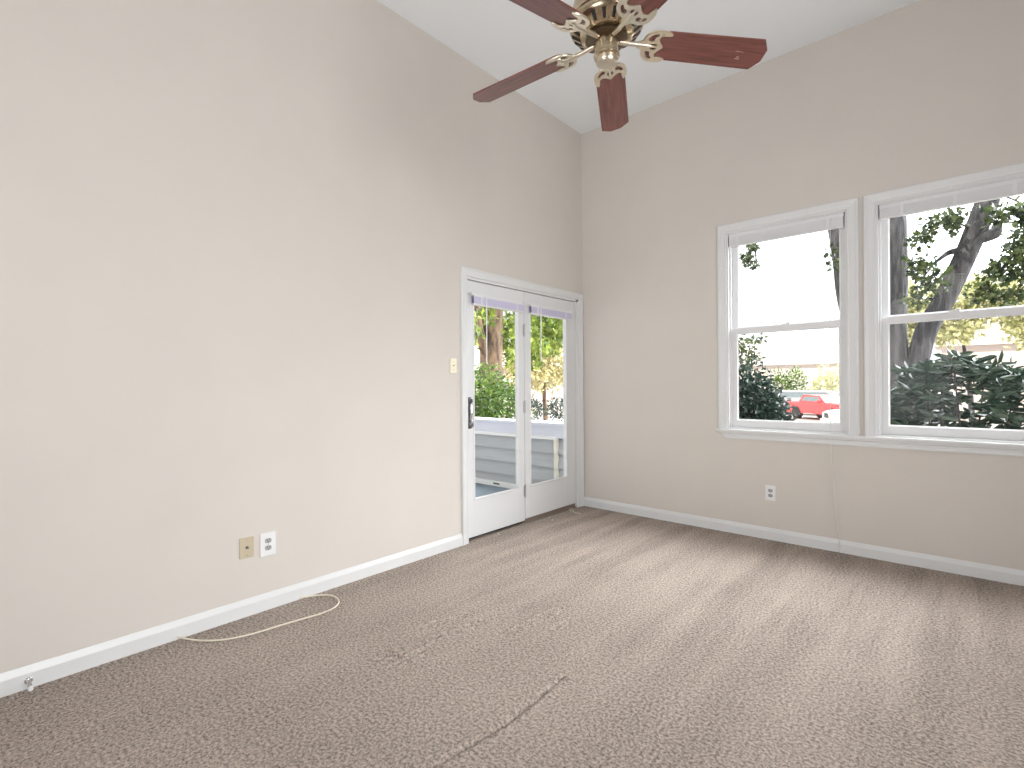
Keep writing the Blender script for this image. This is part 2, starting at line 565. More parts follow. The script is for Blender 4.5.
# carpet: a fine grid so that the creases in it are real relief
def make_floor():
    st = 0.008
    xs = np.arange(0, 3.6 + st / 2, st)
    ys = np.arange(-4.6, 0 + st / 2, st)
    X, Y = np.meshgrid(xs, ys)
    Z = np.zeros_like(X)

    def ridge(pts, h, wd, fade=0.25):
        nonlocal Z
        best = np.full(X.shape, 1e9)
        par = np.zeros(X.shape)
        sgn = np.zeros(X.shape)
        tot = sum(math.dist(a, b) for a, b in zip(pts, pts[1:]))
        run = 0
        for a, b in zip(pts, pts[1:]):
            L = math.dist(a, b)
            ux, uy = (b[0] - a[0]) / L, (b[1] - a[1]) / L
            t = np.clip((X - a[0]) * ux + (Y - a[1]) * uy, 0, L)
            dx, dy = X - a[0] - ux * t, Y - a[1] - uy * t
            d = np.hypot(dx, dy)
            m = d < best
            best = np.where(m, d, best)
            par = np.where(m, (run + t) / tot, par)
            sgn = np.where(m, np.sign(ux * dy - uy * dx), sgn)
            run += L
        env = np.clip(np.minimum(par, 1 - par) / fade, 0, 1)
        s_ = best * sgn / wd
        Z += h * env * (0.6 * np.exp(-(s_ - 1.7) ** 2) + 0.6 * np.exp(-(s_ + 1.7) ** 2) - 1.5 * np.exp(-(s_ ** 2) * 1.8))
    ridge([(1.555, -3.40), (1.600, -3.10), (1.619, -2.956), (1.612, -2.75), (1.595, -2.504)], 0.007, 0.011, 0.12)
    ridge([(1.174, -2.504), (1.196, -2.177), (1.227, -1.972)], 0.011, 0.013)
    ridge([(0.948, -3.054), (0.945, -2.85), (0.94, -2.744), (1.032, -2.271)], 0.010, 0.013)
    ridge([(0.80, -2.694), (0.851, -2.504), (0.91, -2.377)], 0.010, 0.012)
    ridge([(0.905, -3.06), (0.900, -2.86)], 0.008, 0.012)
    ridge([(0.99, -3.02), (0.995, -2.80)], 0.008, 0.012)
    ridge([(1.30, -2.34), (1.32, -2.12)], 0.005, 0.012)
    Z += 0.0
    edge = np.minimum.reduce([X, 3.6 - X, -Y, Y + 4.6])
    Z *= np.clip(edge / 0.05, 0, 1)
    ny, nx = X.shape
    verts = np.stack([X, Y, Z], -1).reshape(-1, 3)
    idx = np.arange(ny * nx).reshape(ny, nx)
    quads = np.stack([idx[:-1, :-1], idx[:-1, 1:], idx[1:, 1:], idx[1:, :-1]], -1).reshape(-1, 4)
    # the rest of the floor round the fine grid
    n0 = len(verts)
    ext = np.array([(0, YF, 0), (XR, YF, 0), (XR, -4.6, 0), (0, -4.6, 0), (3.6, -4.6, 0), (XR, 0, 0), (3.6, 0, 0)], float)
    verts = np.vstack([verts, ext])
    faces = quads.tolist() + [[n0, n0 + 1, n0 + 2, n0 + 3], [n0 + 4, n0 + 2, n0 + 5, n0 + 6]]
    # underside
    n1 = len(verts)
    verts = np.vstack([verts, np.array([(-T, YF - T, -0.12), (XR + T, YF - T, -0.12), (XR + T, T, -0.12), (-T, T, -0.12)])])
    faces.append([n1 + 3, n1 + 2, n1 + 1, n1])
    me = bpy.data.meshes.new('floor')
    me.from_pydata(verts.tolist(), [], faces)
    me.polygons.foreach_set('use_smooth', [True] * len(me.polygons))
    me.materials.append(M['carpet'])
    o = bpy.data.objects.new('floor', me)
    COL.objects.link(o)
    return tag(o, 'tan cut pile wall to wall carpet with creases and vacuum strokes', 'carpet', kind='structure')


make_floor()

# baseboards: profile along the wall
BB = [(0, 0), (0.013, 0), (0.013, 0.062), (0.010, 0.072), (0.006, 0.084), (0.004, 0.090), (0, 0.090)]


def baseboard(name, a, b, nrm, label):
    a, b, nrm = Vector(a), Vector(b), Vector(nrm)
    m = MB()
    A = [m.bm.verts.new(a + nrm * d + Vector((0, 0, z))) for d, z in BB]
    B = [m.bm.verts.new(b + nrm * d + Vector((0, 0, z))) for d, z in BB]
    k = len(BB)
    for i in range(k):
        m.bm.faces.new((A[i], A[(i + 1) % k], B[(i + 1) % k], B[i]))
    m.bm.faces.new(A[::-1]); m.bm.faces.new(B)
    return tag(m.build(name, M['trim']), label, 'baseboard', kind='structure')


baseboard('baseboard_left', (0, YF, 0), (0, DY0 - 0.066, 0), (1, 0, 0), 'white baseboard along the wall with the double door')
baseboard('baseboard_back', (0.0, 0, 0), (XR, 0, 0), (0, -1, 0), 'white baseboard along the wall under the windows')
baseboard('baseboard_right', (XR, YF, 0), (XR, -0.013, 0), (-1, 0, 0), 'white baseboard along the side wall out of the picture')

# ------------------------------------------------------------------ double door in wall_left
mb = MB()
frame_sweep(mb, DY0, DY1, 0.0, DZ, [(o * 0.95, d) for o, d in CASING], lambda u, v, d: (d, u, v))
tag(mb.build('trim_1', M['trim']), 'white moulded casing round the glazed double door', 'door casing', kind='structure')
mb = MB()
mb.box(-T, 0.0, DY0 - 0.0, DY0 + 0.006, 0, DZ).box(-T, 0.0, DY1 - 0.037, DY1, 0, DZ).box(-T, 0.0, DY0, DY1, DZ - 0.018, DZ)
tag(mb.build('trim_2', M['trim']), 'white jamb lining the doorway', 'door jamb', kind='structure')
tag(MB().box(-T, 0.0, DY0 + 0.006, DY1 - 0.037, 0.0, 0.010, 0.003).build('trim_3', M['threshold']), 'brown threshold strip under the double door', 'threshold', kind='structure')

DX0, DX1 = -0.056, -0.012      # door leaf thickness


def door_leaf(name, y0, y1, z0, z1, gy0, gy1, gz0, gz1, label):
    root = thing(name, label, 'door', (DX1, (y0 + y1) / 2, z0), kind='structure')
    off = Vector(root.location)

    def B(n, m, mat):
        m.bm.transform(Matrix.Translation(-off))
        return m.build(n, mat, root)
    m = MB()
    # stiles and rails, joined without gaps
    m.box(DX0, DX1, y0, gy0, z0, z1, 0.002).box(DX0, DX1, gy1, y1, z0, z1, 0.002)
    m.box(DX0, DX1, gy0 - 0.001, gy1 + 0.001, z0, gz0, 0.002).box(DX0, DX1, gy0 - 0.001, gy1 + 0.001, gz1, z1, 0.002)
    B('door_panel', m, M['door'])
    m = MB()
    frame_sweep(m, gy0 + 0.012, gy1 - 0.012, gz0 + 0.012, gz1 - 0.012, [(0, -0.014), (0.0, 0.002), (0.006, 0.006), (0.014, 0.004), (0.018, 0.0), (0.018, -0.014)], lambda u, v, d: (DX1 + d, u, v), bottom=True)
    B('glazing_bead', m, M['door'])
    m = MB().box(DX0 + 0.016, DX0 + 0.022, gy0 - 0.002, gy1 + 0.002, gz0 - 0.002, gz1 + 0.002)
    B('pane', m, M['glass'])
    return root, B


d1, B1 = door_leaf('door_1', -1.592, -0.903, 0.030, 2.036, -1.522, -0.974, 0.318, 1.93, 'white glazed door leaf with the dark handle set')
d2, B2 = door_leaf('door_2', -0.897, -0.120, 0.044, 2.036, -0.824, -0.262, 0.318, 1.93, 'white glazed door leaf beside the window wall, without a handle')
B1('door_sweep', MB().box(DX0 + 0.008, DX0 + 0.016, -1.592, -0.903, 0.010, 0.031), M['black'])
B2('door_sweep', MB().box(DX1 - 0.020, DX1 - 0.008, -0.897, -0.120, 0.010, 0.045), M['threshold'])
# hinges on the meeting edge
for z in (1.70, 1.028, 0.29):
    h = MB()
    h.tube([(DX1 + 0.006, -0.902, z - 0.05), (DX1 + 0.006, -0.902, z + 0.05)], 0.0065, 10)
    for k in (-0.054, 0.054):
        h.lathe([(0.003, -0.004), (0.008, 0.0), (0.003, 0.004)], (DX1 + 0.006, -0.902, z + k), 10)
    h.box(DX1 - 0.001, DX1 + 0.002, -0.918, -0.902, z - 0.048, z + 0.048)
    B1('hinge', h, M['steel'])
# handle set: backplate, thumb turn above, keyhole cover below, grip between them
hs = MB()
hs.box(DX1, DX1 + 0.008, -1.590, -1.552, 0.880, 1.128, 0.003)
hset = B1('handle_plate', hs, M['pewter'])


def B1s(n, m, mat):
    m.bm.transform(Matrix.Translation(-Vector(d1.location)))
    return m.build(n, mat, hset, smooth=True)


B1s('thumb_turn', MB().lathe([(0.019, 0.006), (0.020, 0.016), (0.016, 0.022), (0.006, 0.024)], (DX1, -1.570, 1.100), 24, 'X').box(DX1 + 0.02, DX1 + 0.038, -1.574, -1.566, 1.084, 1.114, 0.002), M['pewter'])
B1s('keyhole_cover', MB().lathe([(0.025, 0.006), (0.026, 0.020), (0.019, 0.028), (0.006, 0.029)], (DX1, -1.570, 0.914), 24, 'X'), M['pewter'])
B1s('grip', MB().tube([(DX1 + 0.006, -1.571, 1.074), (DX1 + 0.022, -1.570, 1.062), (DX1 + 0.028, -1.568, 1.01), (DX1 + 0.022, -1.570, 0.962), (DX1 + 0.006, -1.571, 0.946)], [0.008, 0.010, 0.012, 0.010, 0.008], 12, 6), M['chrome'])


# ------------------------------------------------------------------ windows
def make_window(name, op, gl, gr, lock_x, label):
    x0, x1, z0, z1 = op
    root = thing(name, label, 'window', (x0, 0, z0), kind='structure')
    off = Vector(root.location)

    def B(n, m, mat, par=root, smooth=False):
        m.bm.transform(Matrix.Translation(-off))
        return m.build(n, mat, par, smooth)
    m = MB()
    frame_sweep(m, x0, x1, z0, z1, CASING, lambda u, v, d: (u, -d, v))
    B('casing', m, M['trim'])
    m = MB()
    e = 0.012
    m.box(x0, x0 + e, 0.0, T, z0, z1).box(x1 - e, x1, 0.0, T, z0, z1).box(x0 + e, x1 - e, 0.0, T, z1 - e, z1).box(x0 + e, x1 - e, 0.0, T, z0 - 0.0, z0 + 0.014)
    m.box(x0 + e, x0 + 0.026, 0.028, 0.042, z0, z1 - e).box(x1 - 0.026, x1 - e, 0.028, 0.042, z0, z1 - e).box(x0 + e, x1 - e, 0.028, 0.042, z1 - 0.03, z1 - e)
    B('jamb', m, M['trim'])

    def sash(n, ya, yb, za, zb, ga, gb):
        s = MB()
        s.box(x0 + e + 0.002, gl, ya, yb, za, zb, 0.002).box(gr, x1 - e - 0.002, ya, yb, za, zb, 0.002)
        s.box(gl - 0.002, gr + 0.002, ya, yb, za, ga, 0.002).box(gl - 0.002, gr + 0.002, ya, yb, gb, zb, 0.002)
        frame_sweep(s, gl, gr, ga, gb, [(-0.008, 0.012), (0.0, 0.004), (0.008, 0.012)], lambda u, v, d: (u, ya + d, v), bottom=True)
        o = B(n, s, M['vinyl'])
        g = MB().box(gl - 0.003, gr + 0.003, (ya + yb) / 2 - 0.002, (ya + yb) / 2 + 0.002, ga - 0.003, gb + 0.003)
        B('pane', g, M['glass'], o)
        return o
    low = sash('lower_sash', 0.044, 0.076, z0 + 0.016, 1.676, 0.922, 1.632)
    sash('upper_sash', 0.080, 0.112, 1.640, z1 - e, 1.682, z1 - e - 0.045)
    lk = MB().box(lock_x - 0.03, lock_x + 0.03, 0.046, 0.072, 1.676, 1.684, 0.002).tube([(lock_x, 0.058, 1.688), (lock_x + 0.03, 0.046, 1.69)], 0.005, 8)
    B('sash_lock', lk, M['vinyl'], low)
    return root


make_window('window_1', W1, 1.480, 2.196, 1.840, 'white double hung window with the red truck outside')
make_window('window_2', W2, 2.480, 3.690, 2.822, 'wide white double hung window with the leaning tree outside')
mb = MB()
XS0, XS1 = 1.327, 3.843
mb.prism([(XS0, 0), (XS0, -0.034), (XS0 + 0.004, -0.038), (XS1 - 0.004, -0.038), (XS1, -0.034), (XS1, 0)], 0.828, 0.8485, bev=0.003)
tag(mb.build('trim_4', M['trim']), 'white window stool running under both windows', 'window sill', kind='structure')
mb = MB()
AP = [(0, 0.828), (0.020, 0.828), (0.020, 0.816), (0.013, 0.806), (0.012, 0.790), (0.016, 0.782), (0.016, 0.774), (0, 0.774)]
xa, xb = 1.345, 3.825
A = [mb.bm.verts.new((xa + (0.828 - z) * 1.2, -d, z)) for d, z in AP]
Bv = [mb.bm.verts.new((xb - (0.828 - z) * 1.2, -d, z)) for d, z in AP]
for i in range(len(AP)):
    mb.bm.faces.new((A[i], A[(i + 1) % len(AP)], Bv[(i + 1) % len(AP)], Bv[i]))
mb.bm.faces.new(A); mb.bm.faces.new(Bv[::-1])
tag(mb.build('trim_5', M['trim']), 'white moulded apron under the window stool', 'window apron', kind='structure')


# ------------------------------------------------------------------ blinds, drawn up
def blind(name, label, length, drop, tapes, slat_mat, depth=0.026, head=0.026, group=None):
    """runs along local +x from the origin, hangs down from z = 0, in front of local y = 0 (towards -y)"""
    root = thing(name, label, 'blind', group=group)
    MB().box(0, length, -depth, 0, -head, 0, 0.002).build('headrail', M['blind'], root)
    m = MB()
    n = max(4, int((drop - head - 0.012) / 0.0042))
    st = (drop - head - 0.012) / n
    for i in range(n):
        z = -head - st * (i + 0.08)
        j = random.uniform(-0.0008, 0.0008)
        h_ = st * 0.84
        m.raw([(0.004, -depth + j, z), (length - 0.004, -depth + j, z), (length - 0.004, -depth / 2 + j, z + 0.0005), (0.004, -depth / 2 + j, z + 0.0005), (length - 0.004, -0.001 + j, z), (0.004, -0.001 + j, z),
               (0.004, -depth + j, z - h_), (length - 0.004, -depth + j, z - h_), (length - 0.004, -0.001 + j, z - h_), (0.004, -0.001 + j, z - h_)],
              [(0, 1, 2, 3), (3, 2, 4, 5), (6, 7, 1, 0), (9, 8, 7, 6), (5, 4, 8, 9)])
    s = m.build('slats', slat_mat, root)
    MB().box(0.002, length - 0.002, -depth, -0.001, -drop, -drop + 0.012, 0.003).build('bottom_rail', M['blind'], root)
    for t in tapes:
        MB().box(t - 0.009, t + 0.009, -depth - 0.0016, -depth - 0.0004, -drop - 0.001, -head + 0.004).build('ladder_tape', M['blind'], root)
    return root


b = blind('window_blind', 'white blind drawn up at the top of the narrower window', 0.800, 0.104, (0.075, 0.700), M['blind'])
b.location = (1.431, 0.028, 2.445)
# lift cord: hangs in front of the sill and runs down the wall to the carpet
m = MB()
m.tube([(2.155, -0.000, 2.42), (2.150, -0.020, 2.30), (2.150, -0.041, 1.6), (2.150, -0.043, 0.85), (2.153, -0.040, 0.70), (2.168, -0.024, 0.42), (2.184, -0.020, 0.22), (2.196, -0.017, 0.12), (2.197, -0.0185, 0.04), (2.204, -0.022, 0.012)], 0.0020, 8, 6)
m.bm.transform(Matrix.Translation(-Vector(b.location)))
lc = m.build('lift_cord', M['cord'], b, True)
m = MB().lathe([(0.003, 0.0), (0.0075, 0.003), (0.009, 0.014), (0.004, 0.026)], (2.206, -0.024, 0.001), 14)
m.bm.transform(Matrix.Translation(-Vector(b.location)))
m.build('cord_tassel', M['white_plastic'], lc, True)
b = blind('window_blind', 'white blind drawn up at the top of the wide window', 1.300, 0.098, (0.125, 0.395, 0.665, 0.935, 1.2), M['blind'])
b.location = (2.436, 0.028, 2.445)
# door blinds, on the room face of the door leaves
b = blind('door_blind', 'lavender blind drawn up on the door leaf with the handle', 0.612, 0.088, (0.09, 0.52), M['blind_lav'], 0.030, 0.022, 'door blinds')
b.rotation_euler.z = PI / 2
b.location = (DX1, -1.545, 1.935)
MB().box(-0.035, 0.005, -0.046, 0.0, -0.016, 0.004, 0.002).build('bracket', M['door'], b)
MB().box(0.600, 0.625, -0.040, 0.0, -0.016, 0.004, 0.002).build('bracket', M['door'], b)
MB().tube([(0.135, -0.036, -0.010), (0.136, -0.040, -0.06), (0.136, -0.038, -0.545)], 0.0048, 8).build('tilt_wand', M['white_plastic'], b, True)
b = blind('door_blind', 'lavender blind drawn up on the door leaf beside the window wall', 0.640, 0.088, (0.10, 0.53), M['blind_lav'], 0.030, 0.022, 'door blinds')
b.rotation_euler.z = PI / 2
b.location = (DX1, -0.840, 1.935)
MB().box(-0.012, 0.005, -0.040, 0.0, -0.016, 0.004, 0.002).build('bracket', M['door'], b)
MB().box(0.632, 0.650, -0.040, 0.0, -0.016, 0.004, 0.002).build('bracket', M['door'], b)
MB().tube([(0.130, -0.036, -0.010), (0.131, -0.040, -0.06), (0.131, -0.038, -0.50)], 0.0048, 8).build('tilt_wand', M['white_plastic'], b, True)


# ------------------------------------------------------------------ wall plates (built facing -y at the origin, centre of the plate)
def rrect(wd, ht, r, n=5):
    out = []
    for cx, cz, a0 in ((wd / 2 - r, ht / 2 - r, 0), (-wd / 2 + r, ht / 2 - r, PI / 2), (-wd / 2 + r, -ht / 2 + r, PI), (wd / 2 - r, -ht / 2 + r, 1.5 * PI)):
        for k in range(n):
            a = a0 + PI / 2 * k / (n - 1)
            out.append((cx + r * math.cos(a), cz + r * math.sin(a)))
    return out


TOY = Matrix.Rotation(PI / 2, 4, 'X')      # x, y outline + z height -> x, z outline + -y height


def plate(name, label, cat, wd, ht, mat):
    root = thing(name, label, cat)
    MB().prism(rrect(wd, ht, 0.004), 0, 0.006, TOY, 0.0018).build('cover_plate', mat, root)
    return root


def outlet(label, wd=0.074, ht=0.118):
    root = plate('wall_outlet', label, 'outlet', wd, ht, M['white_plastic'])
    for z in (0.0195, -0.0195):
        o = []
        for k in range(28):
            a = 2 * PI * k / 28
            o.append((0.0172 * math.cos(a), z + max(-0.0125, min(0.0125, 0.0172 * math.sin(a)))))
        r = MB().prism(o, 0.004, 0.0085, TOY).build('receptacle', M['grey_plastic'], root)
        MB().box(-0.0078, -0.0052, -0.0095, -0.0080, z - 0.001, z + 0.0085).build('slot', M['slot'], r)
        MB().box(0.0052, 0.0078, -0.0095, -0.0080, z + 0.0005, z + 0.0075).build('slot', M['slot'], r)
        MB().lathe([(0.003, -0.0095), (0.003, -0.0080)], (0, 0, z - 0.0065), 14, 'Y').build('ground_hole', M['slot'], r)
    MB().lathe([(0.0036, -0.0075), (0.0036, -0.005)], (0, 0, 0), 14, 'Y').build('screw', M['steel'], root)
    return root


o = outlet('small white outlet with grey sockets in the wall under the windows'); o.location = (1.738, 0, 0.364)
o = outlet('white outlet with grey sockets beside the tan plate, low on the door wall', 0.084, 0.128); o.location = (0, -3.108, 0.356); o.rotation_euler.z = PI / 2
c = plate('cable_plate', 'tan cable jack plate beside the white outlet', 'wall plate', 0.072, 0.110, M['tan_plastic'])
c.location = (0, -3.218, 0.363); c.rotation_euler.z = PI / 2
MB().lathe([(0.0078, -0.010), (0.0078, -0.004)], (0, 0, 0.002), 6, 'Y').lathe([(0.0045, -0.022), (0.0048, -0.009)], (0, 0, 0.002), 14, 'Y').build('cable_jack', M['pewter'], c)
for z in (0.042, -0.042):
    MB().lathe([(0.0034, -0.0075), (0.0034, -0.005)], (0, 0, z), 12, 'Y').build('screw', M['steel'], c)
s = plate('light_switch', 'cream light switch beside the door casing', 'switch', 0.064, 0.112, M['cream_plastic'])
s.location = (0, -1.745, 1.365); s.rotation_euler.z = PI / 2
MB().prism([(-0.005, -0.012), (0.005, -0.012), (0.005, 0.012), (-0.005, 0.012)], 0.004, 0.0075, TOY).build('toggle_bezel', M['cream_plastic'], s)
MB().raw([(-0.0045, -0.006, -0.004), (0.0045, -0.006, -0.004), (0.0045, -0.006, 0.006), (-0.0045, -0.006, 0.006), (-0.0038, -0.019, 0.004), (0.0038, -0.019, 0.004), (0.0038, -0.018, 0.010), (-0.0038, -0.018, 0.010)],
         [(0, 1, 5, 4), (1, 2, 6, 5), (2, 3, 7, 6), (3, 0, 4, 7), (4, 5, 6, 7)]).build('toggle', M['cream_plastic'], s)
for z in (0.030, -0.030):
    MB().lathe([(0.0034, -0.0075), (0.0034, -0.005)], (0, 0, z), 12, 'Y').build('screw', M['steel'], s)

# ------------------------------------------------------------------ cable, door stop, bits on the carpet
m = MB()
m.tube([(0.014, -3.540, 0.012), (0.050, -3.516, 0.008), (0.109, -3.486, 0.008), (0.164, -3.443, 0.008), (0.204, -3.395, 0.008), (0.23, -3.342, 0.008), (0.247, -3.284, 0.008), (0.256, -3.219, 0.008), (0.265, -3.136, 0.008), (0.278, -3.05, 0.008), (0.291, -2.973, 0.008), (0.288, -2.899, 0.008), (0.266, -2.849, 0.008), (0.224, -2.813, 0.008), (0.163, -2.797, 0.008), (0.105, -2.809, 0.008), (0.058, -2.849, 0.008), (0.03, -2.898, 0.008), (0.016, -2.940, 0.012)], 0.0042, 10, 8)
tag(m.build('loose_cable', M['cable'], smooth=True), 'ivory cable looped out from the baseboard onto the carpet', 'cable')

ds = thing('door_stop', 'spring door stop with a white tip on the baseboard', 'door stop', (0.013, -4.062, 0.034))
MB().lathe([(0.013, 0.0), (0.013, 0.003), (0.008, 0.006), (0.005, 0.007)], (0, 0, 0), 18, 'X').build('base', M['chrome'], ds, True)
pts = []
for k in range(14 * 12 + 1):
    a = 2 * PI * k / 12
    pts.append((0.006 + 0.058 * k / (14 * 12), 0.0055 * math.cos(a), 0.0055 * math.sin(a) - 0.006 * (k / 168) ** 2))
MB().tube(pts, 0.0013, 6).build('spring', M['chrome'], ds, True)
MB().lathe([(0.006, 0.060), (0.0085, 0.063), (0.0085, 0.076), (0.006, 0.080)], (0, 0, -0.006), 18, 'X').build('rubber_tip', M['white_plastic'], ds, True)

chips = [((0.028, -1.285), 0.010, 'white paint chip on the carpet in front of the door leaf with the handle'),
         ((0.040, -0.620), 0.008, 'white paint chip on the carpet close to the handleless door leaf'),
         ((0.105, -0.660), 0.008, 'white paint chip on the carpet a little out from the handleless door leaf')]
for (x, y), r, lab in chips:
    o = []
    for k in range(7):
        a = 2 * PI * k / 7
        q = r * random.uniform(0.6, 1.1)
        o.append((q * math.cos(a), q * math.sin(a)))
    t = MB().prism(o, 0.0, 0.006, Matrix.Rotation(0.12, 4, 'X'), 0.001).build('paint_chip', M['white_plastic'])
    t.location = (x, y, 0.003)
    tag(t, lab, 'paint chip', 'paint chips by the door')
m = MB()
m.tube([(0.008, -0.245, 0.012), (0.035, -0.252, 0.016), (0.060, -0.268, 0.006), (0.082, -0.300, 0.010), (0.120, -0.315, 0.006), (0.165, -0.300, 0.005)], 0.0032, 8, 6)
m.tube([(0.006, -0.255, 0.008), (0.030, -0.285, 0.010), (0.055, -0.290, 0.005)], 0.0026, 8, 6)
tag(m.build('carpet_thread', M['cable'], smooth=True), 'frayed pale carpet thread by the door jamb near the corner', 'thread')

# ------------------------------------------------------------------ ceiling fan
FX, FY, FZ, PH, PIT, DROOP = 1.8566, -2.6284, 2.4899, 0.78194, -0.22295, 0.0637
fan = thing('ceiling_fan', 'brass ceiling fan with five reddish wooden blades', 'ceiling fan', (FX, FY, H))
fo = Vector((FX, FY, H))


def FB(n, m, mat, par=fan, smooth=True):
    m.bm.transform(Matrix.Translation(-fo))
    return m.build(n, mat, par, smooth)


FB('canopy', MB().lathe([(0.030, H - 0.075), (0.055, H - 0.060), (0.070, H - 0.025), (0.072, H)], (FX, FY, 0)), M['brass'])
FB('downrod', MB().lathe([(0.013, 2.70), (0.013, H - 0.06)], (FX, FY, 0), 20), M['brass'])
FB('motor_housing', MB().lathe([(0.024, 2.760), (0.030, 2.735), (0.060, 2.722), (0.100, 2.690), (0.124, 2.650), (0.131, 2.618), (0.131, 2.602), (0.137, 2.598), (0.141, 2.592), (0.141, 2.582), (0.136, 2.577), (0.05, 2.576)], (FX, FY, 0), 64), M['brass'])
vent = FB('vent_ring', MB().lathe([(0.05, 2.578), (0.137, 2.578), (0.138, 2.564), (0.132, 2.552), (0.096, 2.527), (0.090, 2.525), (0.04, 2.524)], (FX, FY, 0), 64), M['brass'])
for k in range(20):
    a = 2 * PI * (k + 0.5) / 20
    t = bmesh.new()
    bmesh.ops.create_cube(t, size=1)
    for v in t.verts:
        wd = 0.009 if v.co.x > 0 else 0.006
        v.co = Vector((v.co.x * 0.034, v.co.y * wd * 2 * 0.8, v.co.z * 0.004))
    mt = Matrix.Translation((FX, FY, 2.5395)) @ Matrix.Rotation(a, 4, 'Z') @ Matrix.Translation((0.1145, 0, 0)) @ Matrix.Rotation(-math.atan2(0.025, 0.036), 4, 'Y')
    m = MB()
    m.merge(t, mt)
    FB('vent_slot', m, M['slot'], vent, False)
FB('flywheel', MB().lathe([(0.03, 2.526), (0.074, 2.526), (0.078, 2.520), (0.078, 2.512), (0.072, 2.507), (0.03, 2.506)], (FX, FY, 0), 48), M['brass_dark'])
sw = FB('switch_housing', MB().lathe([(0.03, 2.508), (0.044, 2.507), (0.046, 2.500), (0.0435, 2.494), (0.0435, 2.462), (0.0475, 2.459), (0.0485, 2.454), (0.0475, 2.449), (0.043, 2.446), (0.03, 2.445)], (FX, FY, 0), 48), M['brass'])
FB('finial_cap', MB().lathe([(0.036, 2.448), (0.0390, 2.447), (0.0395, 2.430), (0.0380, 2.4275), (0.0340, 2.4270), (0.0335, 2.4255), (0.010, 2.4250)], (FX, FY, 0), 40), M['brass_light'], sw)


def blade_frame(k):
    t = PH + k * 2 * PI / 5
    e = Vector((math.cos(t), math.sin(t), 0))
    n_ = Vector((-math.sin(t), math.cos(t), 0))
    # x along the blade, y across it, z up through it
    ex = (e - Vector((0, 0, DROOP))).normalized()
    ey = (n_ * math.cos(PIT) + Vector((0, 0, math.sin(PIT)))).normalized()
    ez = ex.cross(ey).normalized()
    ey = ez.cross(ex)
    org = Vector((FX, FY, FZ + DROOP * 0.4))
    return Matrix(((ex.x, ey.x, ez.x, org.x), (ex.y, ey.y, ez.y, org.y), (ex.z, ey.z, ez.z, org.z), (0, 0, 0, 1)))


def blade_outline():
    pts = []
    r0, r1, wr, wt = 0.148, 0.612, 0.060, 0.0655
    # rounded root
    for k in range(13):
        a = PI / 2 + PI * k / 12
        pts.append((r0 + 0.045 + 0.045 * math.cos(a), wr * math.sin(a) * (0.98 if 0 < k < 12 else 1)))
    # far end with clipped corners
    pts += [(r1 - 0.034, -wt), (r1 - 0.029, -wt + 0.001), (r1 - 0.004, -wt + 0.036), (r1 - 0.001, -wt + 0.042), (r1 - 0.001, wt - 0.042), (r1 - 0.004, wt - 0.036), (r1 - 0.029, wt - 0.001), (r1 - 0.034, wt)]
    return pts


def iron_mesh():
    """scrolled bracket: outline with cut-outs, from a filled curve"""
    cu = bpy.data.curves.new('tmp', 'CURVE')
    cu.dimensions = '2D'
    cu.fill_mode = 'BOTH'
    cu.extrude = 0.0022
    cu.bevel_depth = 0.0012
    cu.bevel_resolution = 1

    def spline(pts):
        sp = cu.splines.new('POLY')
        sp.points.add(len(pts) - 1)
        for p, q in zip(sp.points, pts):
            p.co = (*q, 0, 1)
        sp.use_cyclic_u = True

    def cat(pts, n=5):
        out = []
        L = len(pts)
        for i in range(L):
            p0, p1, p2, p3 = (Vector(pts[(i + j) % L]) for j in (-1, 0, 1, 2))
            for k in range(n):
                u = k / n
                out.append(tuple(0.5 * ((2 * p1) + (p2 - p0) * u + (2 * p0 - 5 * p1 + 4 * p2 - p3) * u * u + (3 * p1 - p0 - 3 * p2 + p3) * u ** 3)))
        return out
    half = [(0.150, 0.010), (0.166, 0.018), (0.174, 0.040), (0.192, 0.059), (0.220, 0.066), (0.252, 0.063), (0.268, 0.052), (0.252, 0.047), (0.232, 0.045), (0.224, 0.033), (0.230, 0.020), (0.238, 0.010)]
    out = half + [(0.246, 0.0)] + [(x, -y) for x, y in half[::-1]]
    spline(cat(out))
    for sg in (1, -1):
        spline(cat([(0.182, sg * 0.030), (0.196, sg * 0.047), (0.214, sg * 0.053), (0.218, sg * 0.046), (0.208, sg * 0.036), (0.206, sg * 0.024), (0.190, sg * 0.020)], 4))
        spline(cat([(0.214, sg * 0.014), (0.224, sg * 0.009), (0.222, sg * 0.004), (0.206, sg * 0.004), (0.198, sg * 0.010)], 4))
    o = bpy.data.objects.new('tmp', cu)
    COL.objects.link(o)
    dg = bpy.context.evaluated_depsgraph_get()
    me = bpy.data.meshes.new_from_object(o.evaluated_get(dg))
    bpy.data.objects.remove(o)
    bpy.data.curves.remove(cu)
    return me


